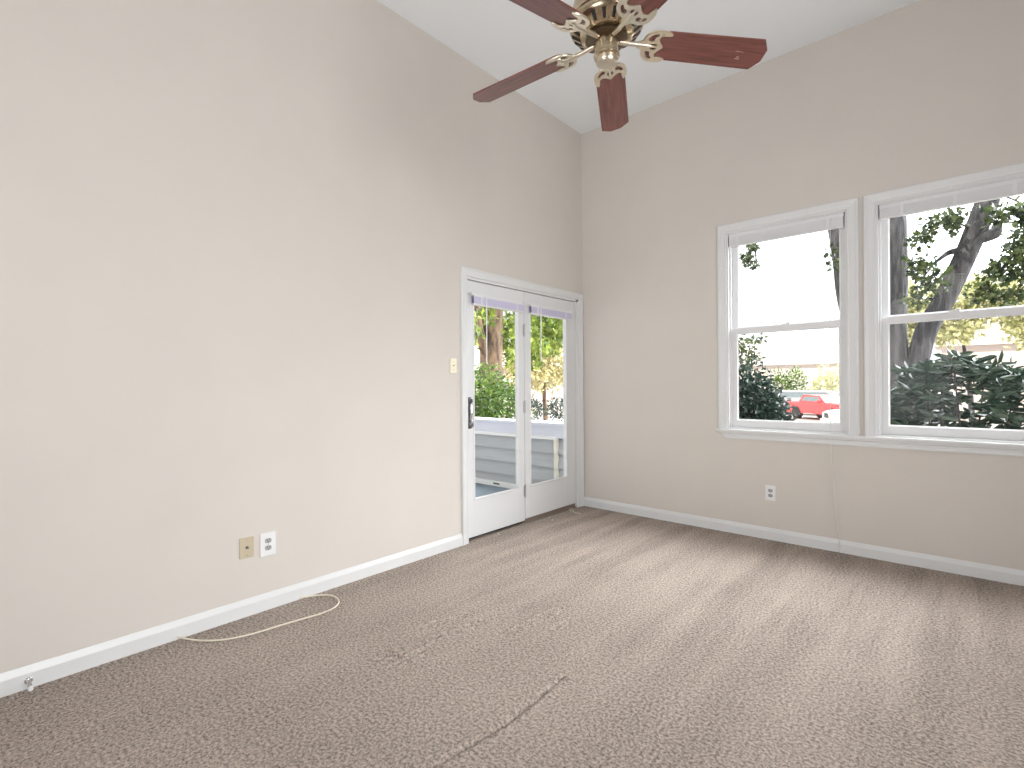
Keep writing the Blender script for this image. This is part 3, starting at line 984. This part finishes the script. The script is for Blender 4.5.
irons = iron_mesh()
for k in range(5):
    fr = blade_frame(k)
    m = MB().prism(blade_outline(), -0.003, 0.003, None, 0.0012)
    me_mat = fr.copy()
    me_mat.translation = fr.translation - fo
    bl = m.build('blade', M['blade'], fan)
    bl.matrix_local = me_mat
    if k == 0:
        r_ = MB()
        for (u, v, a, c_) in ((0.515, 0.022, 0.016, 0.003), (0.515, 0.014, 0.011, 0.003), (0.505, -0.010, 0.020, 0.002), (0.522, -0.008, 0.006, 0.002)):
            r_.box(u - a / 2, u + a / 2, v - c_ / 2, v + c_ / 2, -0.0038, -0.0028, 0.0003)
        st = r_.build('sticker_residue', M['residue'], bl)
        st['label'] = 'pale scraps of a peeled sticker'
    # bracket: flat scrollwork under the blade root and an arm rising to the flywheel
    q = MB()
    t = bmesh.new()
    t.from_mesh(irons)
    t.transform(Matrix.Translation((-0.032, 0, -0.0070)))
    q.merge(t)
    inv = fr.inverted()
    an = PH + k * 2 * PI / 5
    hub = lambda r, z: inv @ Vector((FX + r * math.cos(an), FY + r * math.sin(an), z))
    q.tube([hub(0.050, 2.510), hub(0.075, 2.506), Vector((0.098, 0, -0.006)), Vector((0.125, 0, -0.006)), Vector((0.150, 0, -0.007)), Vector((0.173, 0, -0.008))], [0.010, 0.0095, 0.0085, 0.0085, 0.0075, 0.004], 12, 5)
    for (u, v) in ((0.203, 0.050), (0.203, -0.050), (0.196, 0.0)):
        q.lathe([(0.0052, -0.0115), (0.0052, -0.008)], (u, v, 0), 12)
    ir = q.build('blade_bracket', M['brass_light'], fan, True)
    ir.matrix_local = me_mat
bpy.data.meshes.remove(irons)

# ------------------------------------------------------------------ outdoors
GZ = -0.85
tag(MB().box(-60, 60, T, 90, GZ - 0.3, GZ).box(-60, -T, -30, T, GZ - 0.3, GZ).build('ground', M['ground']), 'pale sunlit pavement outside the windows', 'ground', kind='structure')

# porch: deck, half wall with lap siding, added shade roof
PY = 0.44
tag(MB().box(-4.2, -T, -3.2, PY, -0.20, -0.08).build('porch_floor', M['deck']), 'blue grey painted porch deck outside the door', 'porch', kind='structure')
pw_ = thing('porch_wall', 'grey lap sided half wall at the end of the porch', 'half wall', (-2.4, PY, -0.08), kind='structure')
po = Vector(pw_.location)


def PB(n, m, mat):
    m.bm.transform(Matrix.Translation(-po))
    return m.build(n, mat, pw_)


XE = -0.64
m = MB()
zz = -0.08
m.box(-4.2, -T, PY + 0.04, PY + 0.17, -0.08, 0.72)
while zz < 0.58:
    m.raw([(-4.2, PY + 0.040, zz), (-T, PY + 0.040, zz), (-T, PY, zz), (-4.2, PY, zz), (-4.2, PY + 0.034, zz + 0.165), (-T, PY + 0.034, zz + 0.165)], [(0, 1, 2, 3), (3, 2, 5, 4)])
    zz += 0.165
PB('siding', m, M['siding'])
PB('cap_board', MB().box(-4.2, -T, PY - 0.045, PY + 0.24, 0.740, 0.775, 0.004).box(-4.2, -T, PY - 0.012, PY + 0.03, 0.60, 0.740), M['cap'])
PB('top_trim', MB().box(-4.2, XE, PY - 0.022, PY + 0.02, 0.575, 0.612, 0.004), M['out_trim'])
PB('corner_trim', MB().box(XE - 0.045, XE, PY - 0.022, PY + 0.02, -0.08, 0.58, 0.004), M['beige_trim'])
PB('base_trim', MB().box(-4.2, XE - 0.045, PY - 0.022, PY + 0.02, -0.08, -0.018, 0.004), M['out_trim'])
PB('drain_slot', MB().box(-1.655, -1.545, PY - 0.0245, PY - 0.020, -0.052, -0.034, 0.001), M['slot'])
rf = thing('porch_shade_roof', 'unseen flat roof added above the porch to shade it', 'porch roof', (-2.2, -1.2, 2.78), kind='structure')  # out of view, added to keep direct sun off the half wall
MB().box(-2.0, 2.05, -2.3, 1.6, 0.0, 0.12).build('roof_deck', M['out_trim'], rf)
MB().box(-1.92, -1.80, -2.2, -2.08, -2.86, 0.0).build('post', M['out_trim'], rf)


# leaves
def leaf_arrays(pos, dirs, size, shape, curl=0.18):
    """pos (n,3), dirs (n,3) the way each leaf points, size (n,)"""
    n = len(pos)
    d = dirs / np.linalg.norm(dirs, axis=1, keepdims=True)
    rnd = rng.normal(size=(n, 3))
    s_ = np.cross(d, rnd)
    s_ /= np.linalg.norm(s_, axis=1, keepdims=True)
    nn = np.cross(s_, d)
    out = np.zeros((n, len(shape), 3))
    for i, (u, v) in enumerate(shape):
        out[:, i] = pos + size[:, None] * (d * u + s_ * v + nn * (curl * abs(v) - curl * u * u * 0.6))
    return out


LONG = [(0, 0), (0.35, 0.13), (0.75, 0.12), (1.0, 0), (0.75, -0.12), (0.35, -0.13)]
LONG_F = [(0, 1, 2, 3), (0, 3, 4, 5)]
OVAL = [(0, 0), (0.3, 0.26), (0.7, 0.24), (1.0, 0), (0.7, -0.24), (0.3, -0.26)]
STAR = [(0.15, 0), (0.0, 0.32), (0.30, 0.20), (0.52, 0.50), (0.58, 0.20), (1.0, 0), (0.58, -0.20), (0.52, -0.50), (0.30, -0.20), (0.0, -0.32)]
STAR_F = [(0, 1, 2), (0, 2, 3, 4), (0, 4, 5, 6), (0, 6, 7, 8), (0, 8, 9)]


def leaves(name, arrays, faces, mat, parent):
    n, k, _ = arrays.shape
    v = arrays.reshape(-1, 3)
    off = np.array(parent.location) if parent else 0
    v = v - off
    fl = []
    for i in range(n):
        b_ = i * k
        fl.extend([[b_ + q for q in f] for f in faces])
    me = bpy.data.meshes.new(name)
    me.from_pydata(v.tolist(), [], fl)
    me.materials.append(mat)
    o = bpy.data.objects.new(name, me)
    COL.objects.link(o)
    o.parent = parent
    return o


def blob(centres, n, shell=0.55):
    """points filling ellipsoids; centres: (x,y,z,rx,ry,rz); returns points and outward directions"""
    P_, D_ = [], []
    vol = np.array([c[3] * c[4] * c[5] for c in centres]) ** 0.75
    for c, kk in zip(centres, np.round(vol / vol.sum() * n).astype(int)):
        d = rng.normal(size=(max(kk, 1), 3))
        d /= np.linalg.norm(d, axis=1, keepdims=True)
        r = shell + (1 - shell) * rng.random((len(d), 1))
        r *= 1 + 0.12 * np.sin(d[:, :1] * 7 + c[0] * 3) * np.cos(d[:, 1:2] * 6 + c[1]) + 0.06 * rng.normal(size=(len(d), 1))
        P_.append(np.array(c[:3]) + d * r * np.array(c[3:6]))
        D_.append(d + rng.normal(size=d.shape) * 0.9 + np.array([0, 0, -0.25]))
    return np.vstack(P_), np.vstack(D_)


def plant(name, label, cat, base, centres, n, lsize, shape, mat, stems=(), bark=None, shell=0.55, part='foliage', group=None):
    root = thing(name, label, cat, base, group)
    if stems:
        m = MB()
        for pts, rad in stems:
            m.tube(pts, rad, 12, 6)
        m.bm.transform(Matrix.Translation(-Vector(base)))
        m.build('trunk', bark, root, True)
    P_, D_ = blob(centres, n, shell)
    sz = lsize * (0.7 + 0.6 * rng.random(len(P_)))
    sh, fc = {'oval': (OVAL, LONG_F), 'long': (LONG, LONG_F), 'star': (STAR, STAR_F)}[shape]
    leaves(part, leaf_arrays(P_, D_, sz, sh), fc, mat, root)
    return root


# the leaning maple with three stems
TB = (2.06, 4.0, GZ)
maple = thing('maple_tree', 'grey barked tree with leaning stems outside the wide window', 'tree', TB)


def bulge(pts, rad):
    return pts, rad


m = MB()
m.tube([(2.02, 4.0, GZ - 0.1), (2.04, 4.0, 0.1), (2.10, 4.0, 0.75), (2.135, 4.0, 1.35), (2.14, 4.0, 1.9), (2.16, 4.0, 2.6), (2.15, 4.0, 3.4), (2.10, 4.05, 4.6), (2.05, 4.1, 6.0)], [0.50, 0.42, 0.34, 0.25, 0.205, 0.20, 0.20, 0.17, 0.11], 20, 6)
m.tube([(2.20, 4.0, 0.7), (2.36, 4.0, 1.15), (2.427, 4.0, 1.407), (2.544, 4.0, 1.899), (2.709, 4.0, 2.247), (2.916, 4.0, 2.785), (3.114, 4.0, 3.395), (3.45, 4.05, 4.4), (3.8, 4.1, 5.6)], [0.20, 0.15, 0.125, 0.118, 0.115, 0.112, 0.115, 0.10, 0.07], 16, 6)
m.tube([(2.00, 4.0, 0.8), (1.86, 4.0, 1.5), (1.745, 4.0, 2.1), (1.675, 4.0, 2.5), (1.645, 4.0, 2.9), (1.585, 4.0, 3.38), (1.46, 4.05, 4.2), (1.25, 4.1, 5.4)], [0.17, 0.13, 0.12, 0.118, 0.12, 0.118, 0.10, 0.06], 16, 6)
m.tube([(2.92, 4.0, 2.80), (2.83, 3.96, 2.83), (2.74, 3.9, 2.80), (2.62, 3.8, 2.68)], [0.06, 0.04, 0.028, 0.012], 10, 5)
m.tube([(3.03, 3.98, 2.93), (3.16, 3.95, 2.98), (3.20, 3.94, 3.06)], [0.05, 0.075, 0.03], 12, 5)
m.bm.transform(Matrix.Translation(-Vector(TB)))
m.build('trunk', M['bark_grey'], maple, True)
spr = [(2.50, 3.6, 2.95, 0.16, 0.2, 0.10), (2.66, 3.6, 3.12, 0.20, 0.2, 0.12), (2.82, 3.5, 3.14, 0.12, 0.2, 0.09), (2.48, 3.5, 2.62, 0.18, 0.2, 0.14), (2.62, 3.4, 2.40, 0.20, 0.2, 0.14), (2.46, 3.5, 2.22, 0.14, 0.2, 0.10),
       (3.20, 3.5, 3.08, 0.20, 0.25, 0.13), (3.45, 3.5, 3.05, 0.25, 0.25, 0.16), (3.35, 3.4, 2.62, 0.20, 0.25, 0.15), (3.15, 3.4, 2.42, 0.18, 0.25, 0.14), (3.42, 3.4, 2.40, 0.24, 0.25, 0.18), (3.05, 3.4, 2.20, 0.18, 0.2, 0.12), (3.28, 3.4, 2.14, 0.2, 0.2, 0.12),
       (3.42, 3.4, 2.80, 0.2, 0.2, 0.12), (2.83, 3.7, 3.06, 0.10, 0.15, 0.08), (1.62, 3.6, 2.80, 0.10, 0.15, 0.09), (1.56, 3.6, 2.98, 0.07, 0.1, 0.06), 
       (0.62, 3.2, 2.98, 0.10, 0.2, 0.13), (0.72, 3.2, 3.12, 0.10, 0.2, 0.06), (0.74, 3.2, 2.86, 0.07, 0.1, 0.05)]
P_, D_ = blob(spr, 1900, 0.15)
leaves('foliage', leaf_arrays(P_, D_, 0.075 * (0.6 + 0.7 * rng.random(len(P_))), STAR), STAR_F, M['leaf_maple'], maple)
# twigs that carry the sprays, from the stems
m = MB()
for (a, b_, c_) in (((2.60, 3.8, 2.68), (2.56, 3.6, 2.55), (2.45, 3.5, 2.60)), ((2.60, 3.8, 2.68), (2.62, 3.5, 2.5), (2.5, 3.45, 2.25)), ((2.98, 4.0, 3.05), (2.80, 3.7, 3.12), (2.5, 3.6, 2.98)), ((3.15, 3.95, 3.45), (3.3, 3.6, 3.25), (3.45, 3.5, 3.05)),
                     ((3.45, 4.05, 4.4), (3.5, 3.6, 3.4), (3.42, 3.4, 2.5)), ((3.5, 3.6, 3.0), (3.3, 3.4, 2.6), (3.05, 3.4, 2.2)), ((3.42, 3.5, 2.7), (3.40, 3.4, 2.4), (3.28, 3.4, 2.14)), ((1.60, 3.95, 3.2), (1.60, 3.7, 3.0), (1.62, 3.6, 2.78)),
                     ((1.46, 4.05, 4.2), (0.95, 3.5, 3.7), (0.62, 3.2, 2.95)), ((0.70, 3.25, 3.2), (0.74, 3.2, 3.0), (0.75, 3.2, 2.85)), ((3.15, 3.95, 3.45), (3.1, 3.7, 3.3), (2.95, 3.5, 3.2))):
    m = MB().tube([a, b_, c_], [0.014, 0.009, 0.004], 6, 4)
    m.bm.transform(Matrix.Translation(-Vector(TB)))
    m.build('branch', M['twig'], maple, True)

# broad leaved evergreen under the wide window: whorls of long leaves on branching stems
def rhododendron():
    base = (3.0, 2.0, GZ)
    root = thing('rhododendron', 'dark evergreen shrub with long leaves under the wide window', 'shrub', base)
    st = MB()
    tips = []
    for i in range(560):
        x = 2.05 + 2.1 * rng.random()
        y = 1.25 + 1.35 * rng.random()
        top = 1.30 + 0.10 * math.sin(x * 5) + 0.06 * math.sin(y * 9 + x * 3)
        if x < 2.5:
            top -= (2.5 - x) * 0.55
        z = top - (abs(rng.normal()) * 0.12 if rng.random() < 0.35 else 0.8 * rng.random())
        tips.append((x, y, z))
    arr = []
    for i, (x, y, z) in enumerate(tips):
        k = rng.integers(7, 12)
        tilt = rng.normal(size=2) * 0.25
        axis = Vector((tilt[0], tilt[1], 1)).normalized()
        sx = axis.orthogonal().normalized(); sy = axis.cross(sx)
        pos, dr = [], []
        for j in range(k):
            a = 2 * PI * (j + rng.random() * 0.5) / k
            el = rng.normal(0.10, 0.30)
            d = sx * math.cos(a) + sy * math.sin(a) + axis * el
            pos.append((x, y, z + 0.02 * rng.random())); dr.append(tuple(d))
        arr.append(leaf_arrays(np.array(pos), np.array(dr), 0.125 * (0.75 + 0.5 * rng.random(k)), LONG, 0.25))
        if i % 14 == 0:
            bx, by = 2.3 + (x - 2.05) * 0.62, 1.7 + (y - 1.9) * 0.4
            st.tube([(bx, by, GZ), ((bx + x) / 2 + 0.05 * rng.normal(), (by + y) / 2, (z + GZ) / 2 + 0.15), (x, y, z)], [0.016, 0.010, 0.005], 6, 4)
    leaves('foliage', np.vstack(arr), LONG_F, M['leaf_rhodo'], root)
    st.bm.transform(Matrix.Translation(-Vector(base)))
    st.build('stems', M['twig'], root, True)


rhododendron()

plant('evergreen_bush', 'dark rounded bush outside the narrower window', 'bush', (0.75, 2.6, GZ),
      [(0.70, 2.6, 0.85, 0.50, 0.5, 0.68), (0.96, 2.6, 0.74, 0.36, 0.45, 0.55), (0.40, 2.7, 0.7, 0.5, 0.5, 0.88), (1.06, 2.6, 0.48, 0.26, 0.4, 0.50), (0.85, 2.6, 0.30, 0.5, 0.4, 0.5)], 17000, 0.055, 'oval', M['leaf_dark'],
      [([(0.75, 2.6, GZ), (0.74, 2.6, 0.2), (0.7, 2.6, 0.8)], [0.05, 0.04, 0.015]), ([(0.78, 2.6, GZ), (0.92, 2.6, 0.1), (1.0, 2.6, 0.5)], [0.04, 0.03, 0.012])], M['twig'], 0.45)
plant('wispy_shrub', 'loose pale shrub rising behind the dark rounded bush', 'shrub', (-0.9, 8.0, GZ),
      [(-0.95, 8.0, 2.12, 0.30, 0.4, 0.26), (-0.62, 8.0, 2.22, 0.26, 0.3, 0.10), (-0.95, 8.0, 1.7, 0.42, 0.4, 0.5), (-0.66, 8.0, 1.84, 0.20, 0.3, 0.18)], 520, 0.09, 'oval', M['leaf_maple'],
      [([(-0.9, 8.0, GZ), (-0.88, 8.0, 0.8), (-0.75, 8.0, 2.1)], [0.04, 0.03, 0.01]), ([(-0.9, 8.0, 0.3), (-1.0, 8.0, 1.2), (-1.0, 8.0, 2.2)], [0.03, 0.02, 0.008])], M['twig'], 0.2)

# far yellow green planting across the street
plant('hedge_shrub', 'green shrub behind the silver van', 'shrub', (-6.6, 37.0, GZ),
      [(-7.2, 37.0, 0.6, 1.0, 0.8, 1.7), (-6.1, 37.0, 0.7, 0.8, 0.8, 1.9)], 1700, 0.19, 'oval', M['leaf_mid'], (), None, 0.4, group='shrubs behind the vehicles')
plant('hedge_shrub', 'brighter yellow shrub behind the vehicles, next to the tree stem', 'shrub', (-4.1, 38.0, GZ),
      [(-4.5, 38.0, 0.7, 0.85, 0.8, 1.9), (-3.4, 38.0, 0.8, 0.9, 0.8, 1.85), (-2.3, 38.0, 0.7, 0.9, 0.8, 1.8)], 2600, 0.19, 'oval', M['leaf_yellow'], (), None, 0.4, group='shrubs behind the vehicles')
plant('sunlit_tree', 'sunlit yellow green tree seen between the leaning stems', 'tree', (3.2, 18.0, GZ),
      [(2.2, 18.0, 3.6, 1.2, 1.0, 0.95), (3.6, 18.0, 3.9, 1.4, 1.0, 0.9), (4.8, 18.2, 3.4, 1.1, 1.0, 0.9), (2.6, 17.8, 2.9, 0.9, 0.8, 0.45), (4.7, 17.8, 2.7, 0.8, 0.7, 0.6), (5.4, 17.9, 3.0, 0.8, 0.7, 0.7), (1.5, 18.0, 2.9, 0.6, 0.7, 0.7), (1.1, 18.0, 4.2, 0.8, 0.8, 0.9)], 9500, 0.17, 'oval', M['leaf_yellow'],
      [([(3.2, 18.3, GZ), (3.1, 18.3, 1.2), (2.9, 18.2, 3.0)], [0.10, 0.07, 0.03])], M['bark_grey'], 0.2)
plant('street_tree', 'pale sunlit tree across the street beside the wide window edge', 'tree', (7.2, 22.0, GZ),
      [(6.6, 22.0, 3.8, 1.6, 1.2, 1.3), (5.6, 22.0, 2.6, 0.7, 0.8, 0.6), (7.6, 22.0, 3.0, 1.4, 1.2, 1.0)], 3600, 0.19, 'oval', M['leaf_yellow'],
      [([(7.2, 22.2, GZ), (7.1, 22.2, 1.5), (6.9, 22.1, 3.2)], [0.14, 0.11, 0.05])], M['bark_brown'], 0.2)


# houses across the street
def house(name, label, base, wd, dp, ht, rise, wins):
    root = thing(name, label, 'house', base)
    MB().box(-wd / 2, wd / 2, 0, dp, 0, ht).build('wall', M['house'], root)
    e = 0.4
    MB().raw([(-wd / 2 - e, -e, ht - 0.05), (wd / 2 + e, -e, ht - 0.05), (wd / 2 + e, dp + e, ht - 0.05), (-wd / 2 - e, dp + e, ht - 0.05), (-wd / 2 - e, dp / 2, ht + rise), (wd / 2 + e, dp / 2, ht + rise)],
             [(0, 1, 5, 4), (2, 3, 4, 5), (0, 4, 3), (1, 2, 5), (0, 3, 2, 1)]).build('roof', M['roof'], root)
    MB().box(-wd / 2 - e, wd / 2 + e, -e - 0.04, -e + 0.02, ht - 0.22, ht - 0.03).build('gutter', M['out_trim'], root)
    for (x, z, a, c_) in wins:
        f = MB().box(x - a / 2 - 0.08, x + a / 2 + 0.08, -0.05, 0.02, z - c_ / 2 - 0.08, z + c_ / 2 + 0.08).build('window', M['out_trim'], root)
        MB().box(x - a / 2, x + a / 2, -0.07, -0.04, z - c_ / 2, z + c_ / 2).build('pane', M['house_glass'], f)
    return root


house('pale_house', 'pale house with a long light roof beyond the red truck', (-10.5, 47.0, GZ), 18.0, 7.0, 4.0, 2.4, [(-3.6, 2.6, 1.3, 1.3)])
house('cream_house', 'cream house behind the sunlit tree and the dark evergreen shrub', (9.6, 33.0, GZ), 15.0, 8.0, 4.3, 2.0, [(3.0, 1.7, 1.2, 1.3)])


# vehicles
def vehicle(name, label, cat, loc, rz, L, Wd, prof, cab, paint, wheel_r=0.36, ax=(0.85, -0.85)):
    """built nose towards +x; prof = side outline of the body, cab = side outline of the glasshouse"""
    root = thing(name, label, cat, loc)
    root.rotation_euler.z = rz
    t = bmesh.new()
    rows = []
    for yy, ins, dz in ((-Wd / 2, 0.0, 0), (-Wd / 2 + 0.10, -0.05, 0.05), (Wd / 2 - 0.10, -0.05, 0.05), (Wd / 2, 0.0, 0)):
        rows.append([t.verts.new((x, yy, z + (dz if z > 0.5 else 0))) for x, z in prof])
    k = len(prof)
    for a, b_ in zip(rows, rows[1:]):
        for i in range(k):
            t.faces.new((a[i], a[(i + 1) % k], b_[(i + 1) % k], b_[i]))
    t.faces.new(rows[0]); t.faces.new(rows[-1][::-1])
    m = MB(); m.merge(t)
    body = m.build('body', paint, root)
    # cab with inset sides
    t = bmesh.new()
    zt = max(z for x, z in cab); zb = min(z for x, z in cab)
    ins = lambda z: 0.06 + 0.16 * (z - zb) / (zt - zb)
    a = [t.verts.new((x, -Wd / 2 + ins(z), z)) for x, z in cab]
    b_ = [t.verts.new((x, Wd / 2 - ins(z), z)) for x, z in cab]
    for i in range(len(cab)):
        t.faces.new((a[i], a[(i + 1) % len(cab)], b_[(i + 1) % len(cab)], b_[i]))
    t.faces.new(a[::-1]); t.faces.new(b_)
    m = MB(); m.merge(t)
    m.build('cab', paint, root)
    # windscreen lies on the sloping front of the cab (last edge but the floor): points cab[0] (front bottom), cab[1] (front top)
    (xa_, za), (xb_, zb_) = cab[0], cab[1]
    w0, w1_ = Wd / 2 - ins(za) - 0.06, Wd / 2 - ins(zb_) - 0.06
    lerp = lambda p, q, u: p + (q - p) * u
    pts = [(lerp(xa_, xb_, 0.08) + 0.012, -lerp(w0, w1_, 0.08), lerp(za, zb_, 0.08) + 0.012), (lerp(xa_, xb_, 0.08) + 0.012, lerp(w0, w1_, 0.08), lerp(za, zb_, 0.08) + 0.012),
           (lerp(xa_, xb_, 0.9) + 0.012, lerp(w0, w1_, 0.9), lerp(za, zb_, 0.9) + 0.012), (lerp(xa_, xb_, 0.9) + 0.012, -lerp(w0, w1_, 0.9), lerp(za, zb_, 0.9) + 0.012)]
    back = [(x - 0.03, y, z - 0.03) for x, y, z in pts]
    MB().raw(pts + back, [(0, 1, 2, 3), (7, 6, 5, 4), (0, 4, 5, 1), (1, 5, 6, 2), (2, 6, 7, 3), (3, 7, 4, 0)]).build('windscreen', M['car_glass'], root)
    xr0, xr1 = min(x for x, z in cab), xb_
    for sd in (-1, 1):
        z0_, z1_ = zb + 0.08, zt - 0.10
        y0_, y1_ = sd * (Wd / 2 - ins(z0_) + 0.008), sd * (Wd / 2 - ins(z1_) + 0.008)
        p = [(xa_ - 0.45, y0_, z0_), (xr0 + 0.25, y0_, z0_), (xr0 + 0.35, y1_, z1_), (xr1 - 0.05, y1_, z1_)]
        q = [(x, y - sd * 0.03, z) for x, y, z in p]
        MB().raw(p + q, [(0, 1, 2, 3), (7, 6, 5, 4), (0, 4, 5, 1), (1, 5, 6, 2), (2, 6, 7, 3), (3, 7, 4, 0)]).build('side_window', M['car_glass'], root)
        MB().box(xa_ - 0.42, xa_ - 0.30, min(sd * (Wd / 2 - 0.04), sd * (Wd / 2 + 0.14)), max(sd * (Wd / 2 - 0.04), sd * (Wd / 2 + 0.14)), zb + 0.02, zb + 0.18, 0.02).build('mirror', paint, root)
        for x in ax:
            ww = MB().lathe([(wheel_r * 0.55, -0.02), (wheel_r, 0.0), (wheel_r, 0.2), (wheel_r * 0.55, 0.22)], (x * L / 2 * 0.74, sd * (Wd / 2 - 0.09) - 0.11, wheel_r), 24, 'Y').build('wheel', M['black'], root, True)
            MB().lathe([(wheel_r * 0.3, 0.0), (wheel_r * 0.6, 0.01), (wheel_r * 0.6, 0.24), (wheel_r * 0.3, 0.25)], (x * L / 2 * 0.74, sd * (Wd / 2 - 0.09) - 0.125, wheel_r), 20, 'Y').build('hub_cap', M['chrome'], ww, True)
        MB().box(L / 2 - 0.05, L / 2 + 0.012, sd * (Wd / 2 - 0.26) - 0.17, sd * (Wd / 2 - 0.26) + 0.17, 0.60, 0.78, 0.01).build('headlamp', M['lamp_glass'], root)
    MB().box(L / 2 - 0.05, L / 2 + 0.02, -Wd / 2 + 0.46, Wd / 2 - 0.46, 0.58, 0.78, 0.01).build('grille', M['black'], root)
    MB().box(L / 2 - 0.08, L / 2 + 0.09, -Wd / 2 + 0.03, Wd / 2 - 0.03, 0.36, 0.52, 0.03).build('bumper', M['chrome'], root)
    return root


nose = lambda dx, dy: math.atan2(dy, dx)
truck = vehicle('red_truck', 'red pickup truck with its nose towards the narrower window', 'truck', (-2.75, 28.9, GZ), nose(0.77, -0.64), 4.3, 1.75,
                [(-2.15, 0.34), (2.10, 0.34), (2.15, 0.55), (2.13, 0.82), (2.0, 0.90), (0.75, 0.98), (-2.15, 0.95)],
                [(0.85, 0.96), (0.25, 1.36), (-1.0, 1.40), (-1.25, 0.96)], M['red'])
van = vehicle('silver_van', 'silver van parked behind the red truck', 'van', (-4.0, 33.4, GZ), nose(1.0, -0.10), 4.7, 1.85,
              [(-2.35, 0.34), (2.30, 0.34), (2.35, 0.55), (2.32, 0.85), (2.1, 0.98), (1.4, 1.08), (-2.35, 1.05)],
              [(1.5, 1.06), (0.75, 1.56), (-2.1, 1.60), (-2.3, 1.06)], M['silver'])
car = vehicle('white_car', 'white car in front of the red truck, by the window corner', 'car', (0.55, 21.6, GZ), nose(-0.93, -0.35), 4.2, 1.75,
              [(-2.10, 0.32), (2.05, 0.32), (2.10, 0.50), (2.07, 0.74), (1.9, 0.82), (0.9, 0.92), (-1.9, 0.94), (-2.10, 0.80)],
              [(0.95, 0.90), (0.20, 1.32), (-1.2, 1.34), (-1.9, 0.92)], M['car_white'])

# seen through the door
plant('round_bush', 'round sunlit green bush beyond the porch half wall', 'bush', (-4.4, 2.75, GZ),
      [(-4.4, 2.65, 1.0, 0.75, 0.80, 0.74), (-4.3, 3.35, 0.78, 0.6, 0.65, 0.66), (-4.5, 2.5, 0.4, 0.8, 0.8, 0.8), (-4.4, 3.6, 0.3, 0.7, 0.7, 0.7)], 8500, 0.075, 'oval', M['leaf_mid'],
      [([(-4.4, 2.75, GZ), (-4.4, 2.7, 0.3), (-4.4, 2.6, 0.9)], [0.06, 0.04, 0.02])], M['twig'], 0.5)
bt = plant('big_tree', 'thick brown trunked tree with bright leaves beyond the porch', 'tree', (-7.0, 6.0, GZ),
           [(-6.6, 7.15, 2.9, 0.45, 0.55, 0.75), (-6.4, 7.0, 3.9, 0.9, 0.8, 0.6), (-6.3, 5.2, 3.55, 0.5, 0.35, 0.45), (-6.6, 7.6, 2.3, 0.3, 0.3, 0.25),
            (-6.3, 5.15, 3.0, 0.3, 0.22, 0.25), (-6.0, 5.72, 2.55, 0.3, 0.22, 0.7), (-6.0, 5.80, 1.95, 0.25, 0.2, 0.3), (-6.0, 4.36, 2.75, 0.25, 0.15, 0.55), (-7.0, 6.2, 6.2, 2.6, 2.6, 1.6), (-9.0, 7.15, 3.2, 0.6, 0.42, 1.2)], 5800, 0.16, 'star', M['leaf_green'],
           [([(-7.0, 5.95, GZ - 0.1), (-7.0, 5.95, 0.4), (-7.0, 5.96, 1.9), (-7.0, 5.98, 3.5), (-7.0, 6.1, 5.5)], [0.46, 0.36, 0.32, 0.33, 0.24]),
            ([(-7.0, 5.9, 1.7), (-6.95, 5.5, 2.5), (-6.9, 5.15, 3.6), (-6.9, 4.8, 4.8)], [0.10, 0.13, 0.12, 0.09]), ([(-7.0, 6.0, 3.2), (-6.8, 6.6, 3.9), (-6.5, 7.1, 4.3)], [0.12, 0.08, 0.05])], M['bark_brown'], 0.15)
plant('leafy_tree', 'bright green tree seen through the handleless door leaf', 'tree', (-8.3, 12.2, GZ),
      [(-7.3, 8.6, 3.3, 0.9, 0.9, 0.7), (-7.6, 9.5, 3.0, 0.8, 0.7, 0.75), (-7.2, 8.2, 2.4, 0.5, 0.35, 0.35), (-7.4, 9.2, 4.4, 1.4, 1.4, 0.7), (-7.2, 8.1, 1.95, 0.3, 0.25, 0.3), (-9.0, 9.05, 3.0, 0.8, 0.6, 1.3)], 4200, 0.17, 'star', M['leaf_green'],
      [([(-8.3, 12.2, GZ), (-8.2, 12.0, 2.4), (-7.8, 10.4, 4.2)], [0.14, 0.12, 0.06])], M['bark_brown'], 0.2)
plant('straw_tree', 'pale straw coloured tree far beyond the handleless door leaf', 'tree', (-14.0, 17.5, GZ),
      [(-14, 16.6, 1.7, 1.2, 1.0, 0.9), (-14, 18.0, 1.9, 1.2, 1.1, 1.0), (-14, 19.4, 2.0, 1.2, 1.0, 1.1), (-14, 17.5, 3.2, 1.6, 1.6, 1.0), (-14, 15.2, 2.2, 1.2, 0.9, 1.2)], 3400, 0.22, 'oval', M['leaf_pale'],
      [([(-14, 17.5, GZ), (-14, 17.4, 1.0), (-14, 17.8, 2.4)], [0.14, 0.10, 0.05]), ([(-14, 17.4, 0.7), (-14, 16.9, 1.5), (-14, 16.6, 2.3)], [0.08, 0.05, 0.03])], M['bark_brown'], 0.2)
for y, lab in ((11.9, 'low dark green shrub beyond the half wall, beside the door leaf edge'), (14.0, 'low dark green shrub beyond the half wall, next to the glass edge')):
    plant('low_shrub', lab, 'shrub', (-10.5, y, GZ), [(-10.5, y, 0.15, 0.6, 0.62, 0.55)], 700, 0.11, 'oval', M['leaf_dark'], (), None, 0.5, group='low shrubs beyond the porch')
house_b = house('pink_house', 'pale pinkish house behind the big tree beyond the porch', (-24.0, 22.0, GZ), 14.0, 7.0, 3.4, 2.2, [(-2.0, 1.7, 1.2, 1.2), (2.5, 1.7, 1.2, 1.2)])
house_b.rotation_euler.z = 0.7
